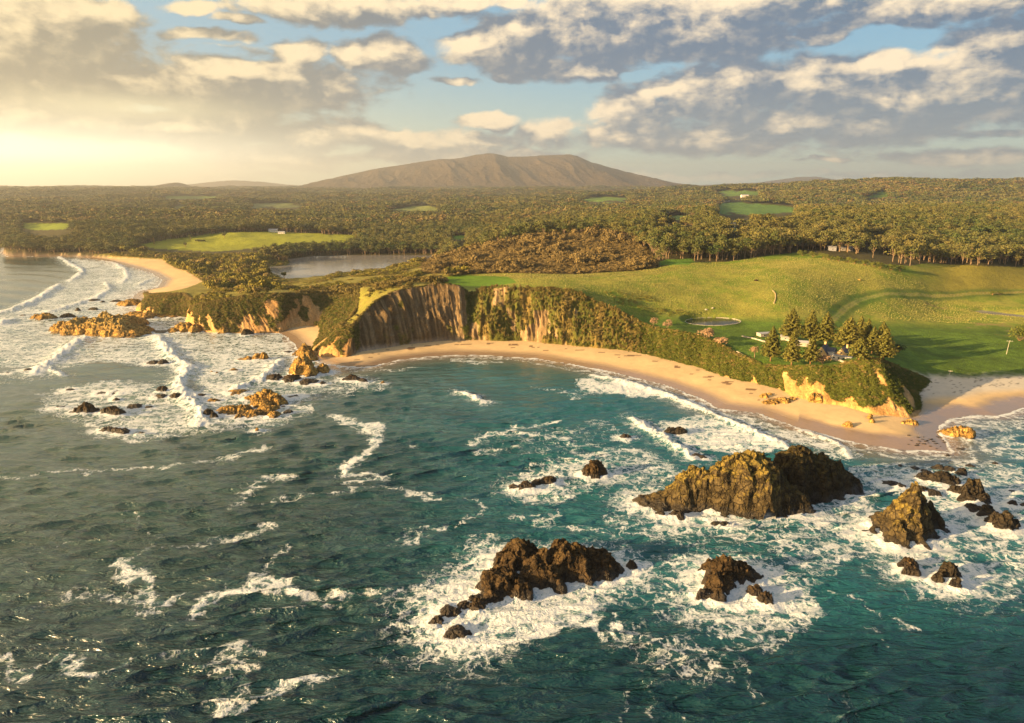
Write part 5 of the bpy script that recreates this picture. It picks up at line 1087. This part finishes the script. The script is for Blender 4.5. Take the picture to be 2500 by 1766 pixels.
single('bare_shrub', 'upright grey shrub on the rim just below the round pond', 'shrub', 1628, 801, 776, 14, 'grey', kind='bush')
single('bare_shrub', 'grey shrub on the cliff rim, farthest left of the grey ones', 'shrub', 1594, 797, 768, 13, 'grey', kind='bush')
single('dark_bush', 'round almost black bush on the grass right of the pines', 'bush', 2194, 860, 837, 16, 'dark', kind='bush')
single('round_tree', 'large round dark-green tree cut by the right edge of the view', 'tree', 2488, 832, 786, 30, 'green', kind='bush')
single('track_shrub', 'left one of two small shrubs beside the track on the far right slope', 'shrub', 2423, 721, 708, 7, 'green', kind='bush')
single('track_shrub', 'right one of two small shrubs beside the track on the far right slope', 'shrub', 2440, 721, 706, 8, 'green', kind='bush')
single('meadow_tree', 'spreading tree alone near the middle of the bright left meadow', 'tree', 548, 581, 567, 9, 'forest')
single('meadow_tree', 'round tree at the back left of the bright meadow', 'tree', 465, 586, 572, 6, 'forest')
single('meadow_tree', 'round tree low on the left side of the bright meadow', 'tree', 453, 603, 591, 6.5, 'forest')
single('poplar_tree', 'tallest narrow pale poplar at the left end of the meadow', 'tree', 338, 606, 583, 3, 'brown', kind='poplar')
single('poplar_tree', 'slimmest pale poplar, second from the left end of the meadow', 'tree', 377, 600, 580, 2.6, 'brown', kind='poplar')
single('meadow_shrubs', 'long low dark thicket lying in the middle of the bright meadow', 'thicket', 488, 590, 584, 15, 'forest', kind='bush')
single('island_tree', 'rounded tree standing at the near tip of the lake shore', 'tree', 694, 680, 663, 14, 'green')

# --- conifers round the cottage
def pine_mesh(seed, h, r):
    rng = np.random.default_rng(seed); C = []; N = []; br = MB(); nw = int(h / .72); skip = .16
    for i in range(nw):
        t = i / (nw - 1.); z = h * (skip + (1 - skip) * t); rad = r * (1 - t) ** .9 * rng.uniform(.86, 1.1) * (1 if t > .06 else .8) + .15; k = rng.integers(6, 9); a0 = rng.uniform(0, 6.28)
        for j in range(k):
            a = a0 + j * 2 * math.pi / k + rng.uniform(-.2, .2); R_ = rad * rng.uniform(.8, 1.14); up = .10 + .35 * t; m = max(3, int(R_ / .27))
            br.tube((0, 0, z), (math.cos(a) * R_ * .92, math.sin(a) * R_ * .92, z + R_ * up), .07, .025, 4)
            for q in range(m):
                f = (q + .9) / m; lat = rng.normal(0, .16) * R_ * .5 * f; rr = R_ * f
                C.append((math.cos(a) * rr - math.sin(a) * lat, math.sin(a) * rr + math.cos(a) * lat, z + rr * up + rng.uniform(-.08, .22))); N.append((math.cos(a) * .45, math.sin(a) * .45, .9))
                C.append((math.cos(a) * rr + math.sin(a) * lat * 1.4, math.sin(a) * rr - math.cos(a) * lat * 1.4, z + rr * up + rng.uniform(-.2, .12))); N.append((math.cos(a) * .9, math.sin(a) * .9, .35))
    for q in range(10): C.append((0, 0, h * (.93 + .01 * q))); N.append((rng.normal(), rng.normal(), .2))
    V, F = quads(rng, np.array(C), np.array(N), .40, .45); return (V, F), br
PINES = [(1881,882,798,27,'leftmost front conifer with its reddish trunk showing above the lawn'),(1932,893,807,24,'second front conifer from the left, bare trunk at its foot'),
 (1978,890,823,22,'thin-topped front conifer just left of the cottage gables'),(1930,832,754,30,'leftmost conifer of the back row behind the long shed'),
 (1976,838,757,26,'second conifer of the back row, behind the cottage roofs'),(2013,842,763,30,'third conifer of the back row, directly behind the first gable'),
 (2068,858,774,36,'broadest conifer, standing behind the right end of the cottage'),(2096,842,772,20,'narrow conifer top peeping behind the broadest one'),
 (2113,852,779,20,'slender conifer between the broadest one and the right-hand group'),(2128,864,798,20,'darker conifer inside the right-hand group'),
 (2148,866,786,27,'tallest conifer at the back of the right-hand group'),(2156,883,802,28,'rightmost front conifer, closest to the headland tip'),(2096,886,826,25,'short full conifer in front, right of the cottage')]
for i, (u, vb, vt, hw, lab) in enumerate(PINES):
    x, y, z = hit(u, vb, 300, 470); h = PY(u, vt, y)[1] - z; r = hw * y / FPX * 1.2
    e = empty('conifer', (x, y, z - .15), i * 1.3); cr_, br = pine_mesh(900 + i, h, r); c_ = mesh_obj('crown', cr_[0], cr_[1], LM['pine'], parent=e, smooth=False)
    t = MB(); t.tube((0, 0, -.4), (0, 0, h * .5), .38, .22, 8); t.tube((0, 0, h * .5), (0, 0, h * .98), .22, .04, 6); t.build('trunk', BARKD, e, True); br.build('branches', BARKD, e)
    tag(e, lab, 'conifer', 'tall conifers round the clifftop cottage')
# hedge row under the right-hand forest
HED = [(1960 + k * 21 + (k % 3) * 3, 622 + k * 3.2 + (0 if k < 6 else (k - 6) * .6), 609 + k * 3.2) for k in range(12)]
for k, (u, vb, vt) in enumerate(HED): single('hedge_bush', 'clipped-looking bush in the hedge row below the forest on the right hill', 'bush', u, vb + 3, vt, 13, 'green', 'bushes in the hedge row below the forest', 'bush')
# ================================================================== BUILDINGS AND SMALL THINGS
def plain(name, col, rough=.85, nz=2.5, amt=.2):
    def f(n):
        p = n.pos(); e = n.lin(n.noise(p, nz, 4, .6), .25, .75, 1 - amt, 1 + amt); n.surf(n.vm('MULTIPLY', (*col,), n.xyz(e, e, e)), rough, n.bump(n.noise(p, nz * 2, 4, .6), .4, .08))
    return mat(name, f)
STONE = plain('sandstone', (.62, .42, .18), nz=1.4, amt=.3); SLATE = plain('slate', (.055, .06, .075), .5, 3); WHITE = plain('white_wall', (.72, .66, .56)); TIN = plain('pale_tin', (.34, .33, .33), .6)
GLASS = plain('dark_glass', (.02, .025, .03), .1, 1, .1); TIMBER = plain('grey_timber', (.42, .36, .28)); PALESTONE = plain('pale_stone', (.42, .36, .28), nz=1.2, amt=.3); GREEN = plain('green_paint', (.04, .12, .07))
def gable_wing(e, cx, cy, w, l, hw, hr, ang, wall=STONE, roof=SLATE, chim=None):
    """wing with its gable facing -Y (before turning by ang), centre of the gable at (cx,cy)"""
    ca, sa = math.cos(ang), math.sin(ang)
    def T(p): return (cx + p[0] * ca - p[1] * sa, cy + p[0] * sa + p[1] * ca, p[2])
    m = MB(); a = w / 2; vs = [T(p) for p in ((-a, 0, -1), (a, 0, -1), (a, 0, hw), (0, 0, hr), (-a, 0, hw), (-a, l, -1), (a, l, -1), (a, l, hw), (0, l, hr), (-a, l, hw))]
    m.add(vs, [(0, 1, 2, 3, 4), (9, 8, 7, 6, 5), (1, 6, 7, 2), (5, 0, 4, 9)]); m.build('wall', wall, e)
    r = MB(); k = .45; sl = (hr - hw) / a; o_ = .18
    for s in (-1, 1):
        vs = [T(p) for p in ((0, -k * .2, hr + o_), (s * (a + k), -k * .2, hw - sl * k + o_), (s * (a + k), l + k, hw - sl * k + o_), (0, l + k, hr + o_), (0, -k * .2, hr + .03), (s * (a + k), -k * .2, hw - sl * k + .03), (s * (a + k), l + k, hw - sl * k + .03), (0, l + k, hr + .03))]
        r.add(vs, [(0, 1, 2, 3) if s > 0 else (3, 2, 1, 0), (7, 6, 5, 4) if s > 0 else (4, 5, 6, 7), (0, 4, 5, 1), (1, 5, 6, 2), (2, 6, 7, 3)])
    ro = r.build('roof', roof, e)
    if chim:
        c = MB(); c.box(T((chim[0], chim[1], hr + .3)), (.8, .8, 1.8), ang); c.box(T((chim[0], chim[1], hr + 1.25)), (1., 1., .16), ang); c.build('chimney', STONE, ro)
    return T
def window(e, c, w, h, ang):
    f = MB(); f.box(c, (w, .12, h), ang); o = f.build('window', WHITE, e); g = MB(); d = (math.sin(ang) * .07, -math.cos(ang) * .07); g.box((c[0] + d[0], c[1] + d[1], c[2]), (w * .8, .05, h * .82), ang); g.build('pane', GLASS, o)
def cottage():
    x, y, z = hit(2034, 876, 300, 450); e = empty('stone_cottage', (x, y, z)); A = R(-38); k = y / FPX
    T = gable_wing(e, -27 * k, 2.2, 5.4, 9, 2.4, 5.9, A, chim=(0, 7))
    window(e, T((0, -.08, 3.3)), .9, 1.1, A); window(e, T((-1.4, -.08, 1.3)), .8, 1.1, A); window(e, T((1.4, -.08, 1.3)), .8, 1.1, A)
    T = gable_wing(e, 19 * k, .2, 5.8, 8.5, 2.2, 5.4, A, chim=(1.5, 5))
    window(e, T((0, -.08, 3.)), .9, 1., A); window(e, T((-1.5, -.08, 1.2)), .8, 1., A)
    m = MB(); m.box((-2 * k, 4.9, 1.4), (6.5, 5.6, 4.2), A); m.build('wall', WHITE, e)
    r = MB(); ca, sa = math.cos(A), math.sin(A)
    def T2(p): return (-2 * k + p[0] * ca - p[1] * sa, 4.9 + p[0] * sa + p[1] * ca, p[2])
    r.add([T2(p) for p in ((-3.4, -3.1, 3.3), (3.4, -3.1, 3.3), (3.4, 3.1, 3.3), (-3.4, 3.1, 3.3), (-3.4, 0, 5.1), (3.4, 0, 5.1))], [(0, 1, 5, 4), (2, 3, 4, 5), (0, 4, 3), (1, 2, 5), (3, 2, 1, 0)]); r.build('roof', SLATE, e)
    m = MB(); m.box((3.2, -2.2, .55), (9.5, 2.2, 2.7), A); m.build('veranda', WHITE, e); m = MB(); m.box((3.2, -2.2, 2.02), (9.9, 2.7, .16), A); m.build('veranda_roof', TIN, e)
    for q in range(4): window(e, (3.2 + (q * 2.3 - 3.4) * ca + 1.12 * sa, -2.2 + (q * 2.3 - 3.4) * sa - 1.12 * ca, .95), 1.1, .9, A)
    d = MB(); d.box((3.2 + 1.15 * sa + 4.2 * ca, -2.2 - 1.15 * ca + 4.2 * sa, .7), (.9, .1, 1.9), A); dd = d.build('door', GREEN, e)
    tag(e, 'stone cottage with two steep orange-lit gables and dark slate roofs among the conifers', 'house')
cottage()
def shed(name, label, u, v, w, d, h, ang, roofm=TIN, wallm=WHITE, rise=1.0, cat='shed', y0=260):
    x, y, z = hit(u, v, y0); e = empty(name, (x, y, z), ang); k = .4
    m = MB(); m.box((0, 0, h / 2 - .5), (w, d, h + 1)); m.build('wall', wallm, e)
    r = MB(); a, b = w / 2 + k, d / 2 + k; r.add([(-a, -b, h), (a, -b, h), (a, b, h), (-a, b, h), (-a, 0, h + rise), (a, 0, h + rise)], [(0, 1, 5, 4), (2, 3, 4, 5), (0, 4, 3), (1, 2, 5), (3, 2, 1, 0)]); r.build('roof', roofm, e)
    n = max(1, int(w / 4))
    for i in range(n): window(e, (-w / 2 + (i + .5) * w / n, -d / 2 - .05, h * .5), min(1.2, w / n * .4), h * .38, 0)
    return tag(e, label, cat)
shed('long_shed', 'long low pale-roofed shed between the front conifers and the cottage', 1962, 845, 9, 3.4, 2.2, R(-22), wallm=PALESTONE)
shed('small_shed', 'small low shed with a pale roof behind the two front conifers', 1917, 830, 5, 3., 2.0, R(-20), wallm=PALESTONE)
shed('bank_shed', 'pale flat-roofed shed set into the grassy bank left of the conifers', 1868, 820, 9, 4.5, 1.8, R(14), rise=.35, wallm=PALESTONE)
shed('farmhouse', 'white farmhouse at the top edge of the bright left meadow', 668, 567, 16, 9, 4, R(10), cat='house', rise=2.2)
shed('farm_shed', 'low pale shed right of the white farmhouse on the left meadow', 688, 571, 12, 8, 3, R(5), rise=1.5)
shed('distant_house', 'white house showing in a clearing of the forest above the brown hill', 1775, 557, 18, 9, 5, 0, cat='house', rise=2)
shed('distant_house', 'white house at the top of the far green fields right of the mountain', 1818, 482, 26, 14, 7, 0, cat='house', rise=3)
shed('distant_house', 'tiny white farm building below the middle of the mountain', 1226, 508, 40, 16, 8, 0, cat='house', rise=3)
shed('distant_house', 'pale shed in the distant right fields below the wooded ridge', 1772, 494, 22, 12, 6, 0, cat='house', rise=2)
shed('hill_house', 'pale roofed house half hidden among the gums above the hedge row', 2062, 612, 13, 7, 2.6, R(5), wallm=PALESTONE, cat='house', rise=1.8)
shed('hill_house', 'blue-grey small house left of the pale-roofed one above the hedge row', 2030, 612, 7, 6, 3.4, R(-8), wallm=TIN, cat='house', rise=1.6)
# stone ring round the pond
def pond_ring():
    pl = LAKEW[1]; c = np.mean(pl, 0); rng = np.random.default_rng(3); V = []; F = []; m = MB(); n = 72
    pts = np.array(pl + [pl[0]]); t = np.linspace(0, len(pl), n, endpoint=False)
    X = np.interp(t, range(len(pts)), pts[:, 0]); Y = np.interp(t, range(len(pts)), pts[:, 1])
    for i in range(n):
        j = (i + 1) % n; cx, cy = (X[i] + X[j]) / 2, (Y[i] + Y[j]) / 2; L = math.hypot(X[j] - X[i], Y[j] - Y[i]); a = math.atan2(Y[j] - Y[i], X[j] - X[i]); h = rng.uniform(.12, .28)
        m.box(((cx - c[0]) * 1.04, (cy - c[1]) * 1.05, h / 2 - .35), (L * .98, rng.uniform(.55, .8), h + .75), a + rng.uniform(-.08, .08))
    tag(m.build('stone_ring', PALESTONE, loc=(c[0], c[1], 15.0)), 'low pale stone rim encircling the round pond', 'stone ring')
pond_ring()
def wall(name, label, pts, w=.6, h=.7, m=PALESTONE, cat='stone wall', y0=300):
    W = [hit(u, v, y0, 700) for u, v in pts]; o = W[0]; mb = MB(); rng = np.random.default_rng(len(label))
    for a, b in zip(W[:-1], W[1:]):
        L = math.dist(a[:2], b[:2]); n = max(1, int(L / 1.1))
        for i in range(n):
            f = (i + .5) / n; x, y = a[0] + (b[0] - a[0]) * f, a[1] + (b[1] - a[1]) * f; mb.box((x - o[0], y - o[1], gz(x, y) - o[2] + h / 2 - .15), (L / n * .97, w * rng.uniform(.8, 1.2), h * rng.uniform(.8, 1.15) + .3), math.atan2(b[1] - a[1], b[0] - a[0]))
    tag(mb.build(name, m, loc=o), label, cat)
wall('stone_wall', 'broken pale stone wall crossing the lawn towards the leftmost conifer', [(1811,822),(1824,825),(1845,829),(1872,837)])
wall('stone_wall', 'long pale garden wall running along the front of the cottage sheds', [(1908,828),(1928,834)], .9, .9)
wall('stone_wall', 'curved dry-stone wall alone on the hillside above the conifers', [(1886,710),(1893,718),(1893,730),(1889,742)], .6, .5, plain('tan_stone', (.38, .29, .15)))
wall('stone_wall', 'low retaining wall in front of the cottage veranda', [(2030,878),(2050,882),(2072,886)], .5, .8)
wall('timber_fence', 'short timber fence at the cliff edge left of the small grey-brown tree', [(1798,861),(1808,866),(1818,872)], .15, .9, TIMBER, 'fence')
# power poles
def pole(label, u, v, vt, arm):
    x, y, z = hit(u, v, 290, 700); h = PY(u, vt, y)[1] - z; e = empty('power_pole', (x, y, z))
    m = MB(); m.tube((0, 0, -.4), (h * .06, 0, h), .17, .12, 8); m.build('pole', TIMBER, e)
    m = MB(); m.box((h * .06, -.14, h - .35), (arm, .12, .14), R(-12)); c = m.build('crossarm', TIMBER, e)
    for s in (-.42, -.15, .15, .42): i = MB(); i.tube((h * .06 + arm * s, -.14, h - .28), (h * .06 + arm * s, -.14, h - .02), .06, .05, 6); i.build('insulator', WHITE, c)
    tag(e, label, 'power pole')
pole('tall leaning power pole with a crossarm on the green flat near the right edge', 2457, 865, 832, 3.6)
pole('short power pole with a crossarm beside the white sand behind the headland', 2318, 915, 905, 2.2)
# boulders lying on the hill
def stone(name, label, u, v, r, m, sq=.6, cat='boulder'):
    x, y, z = hit(u, v, 280, 900); rng = np.random.default_rng(int(u)); n = 14; th, ph = np.meshgrid(np.linspace(0, math.pi, n), np.linspace(0, 2 * math.pi, 2 * n)); X = np.sin(th) * np.cos(ph); Y = np.sin(th) * np.sin(ph); Z = np.cos(th)
    d = 1 + .35 * fbm3(X * 1.5 + u, Y * 1.5, Z * 1.5, 3, 5); co = np.stack([X * d * r, Y * d * r * .8, Z * d * r * sq], -1).reshape(-1, 3)
    tag(mesh_obj(name, co, grid_faces(2 * n, n), m, loc=(x, y, z + r * .15)), label, cat)
stone('field_boulder', 'brown boulder in the shaded hollow of the green hill', 1846, 686, 1.6, RM_['brown'])
stone('field_boulder', 'pale boulder in the far shaded hollow near the track bend', 2098, 684, 1.4, RM_['gold'])
stone('field_boulder', 'pale stone beside the left rim of the round pond', 1724, 757, 1., PALESTONE)
stone('field_boulder', 'pale stone above the right rim of the round pond', 1740, 753, .9, PALESTONE)
# dark stones strewn over the wet sand of the spit
rng = np.random.default_rng(21)
for k in range(34):
    u, v = rng.normal(2262, 26), rng.normal(1077, 7); r = rng.uniform(.22, .5)
    x, y = P(u, v, .8); zz = gz(x, y); c = MB()
    th, ph = np.meshgrid(np.linspace(0, math.pi, 6), np.linspace(0, 2 * math.pi, 9)); d = 1 + .3 * fbm3(np.sin(th) * np.cos(ph) + k, np.sin(th) * np.sin(ph), np.cos(th), 2, 9)
    co = np.stack([np.sin(th) * np.cos(ph) * d * r * 1.5, np.sin(th) * np.sin(ph) * d * r, np.cos(th) * d * r * .5], -1).reshape(-1, 3)
    tag(mesh_obj('dark_stone', co, grid_faces(9, 6), RM_['dark'], loc=(x, y, zz + .05)), 'small dark stone strewn on the wet sand of the spit', 'stone', 'dark stones strewn on the sand spit')
# ================================================================== HAZE
def haze():
    m = bpy.data.materials.new('haze'); m.use_nodes = True; n = NT(m.node_tree)
    v = n.node('ShaderNodeVolumePrincipled'); v.inputs['Color'].default_value = (.96, .95, .92, 1); v.inputs['Density'].default_value = 8.5e-5; v.inputs['Anisotropy'].default_value = .6
    o = n.node('ShaderNodeOutputMaterial'); n.l.new(v.outputs[0], o.inputs['Volume'])
    b = MB(); b.box((0, 7500, 295), (42000, 18500, 610)); tag(b.build('haze', m), 'thin golden haze softening the far hills', 'haze', None, 'stuff')
haze()
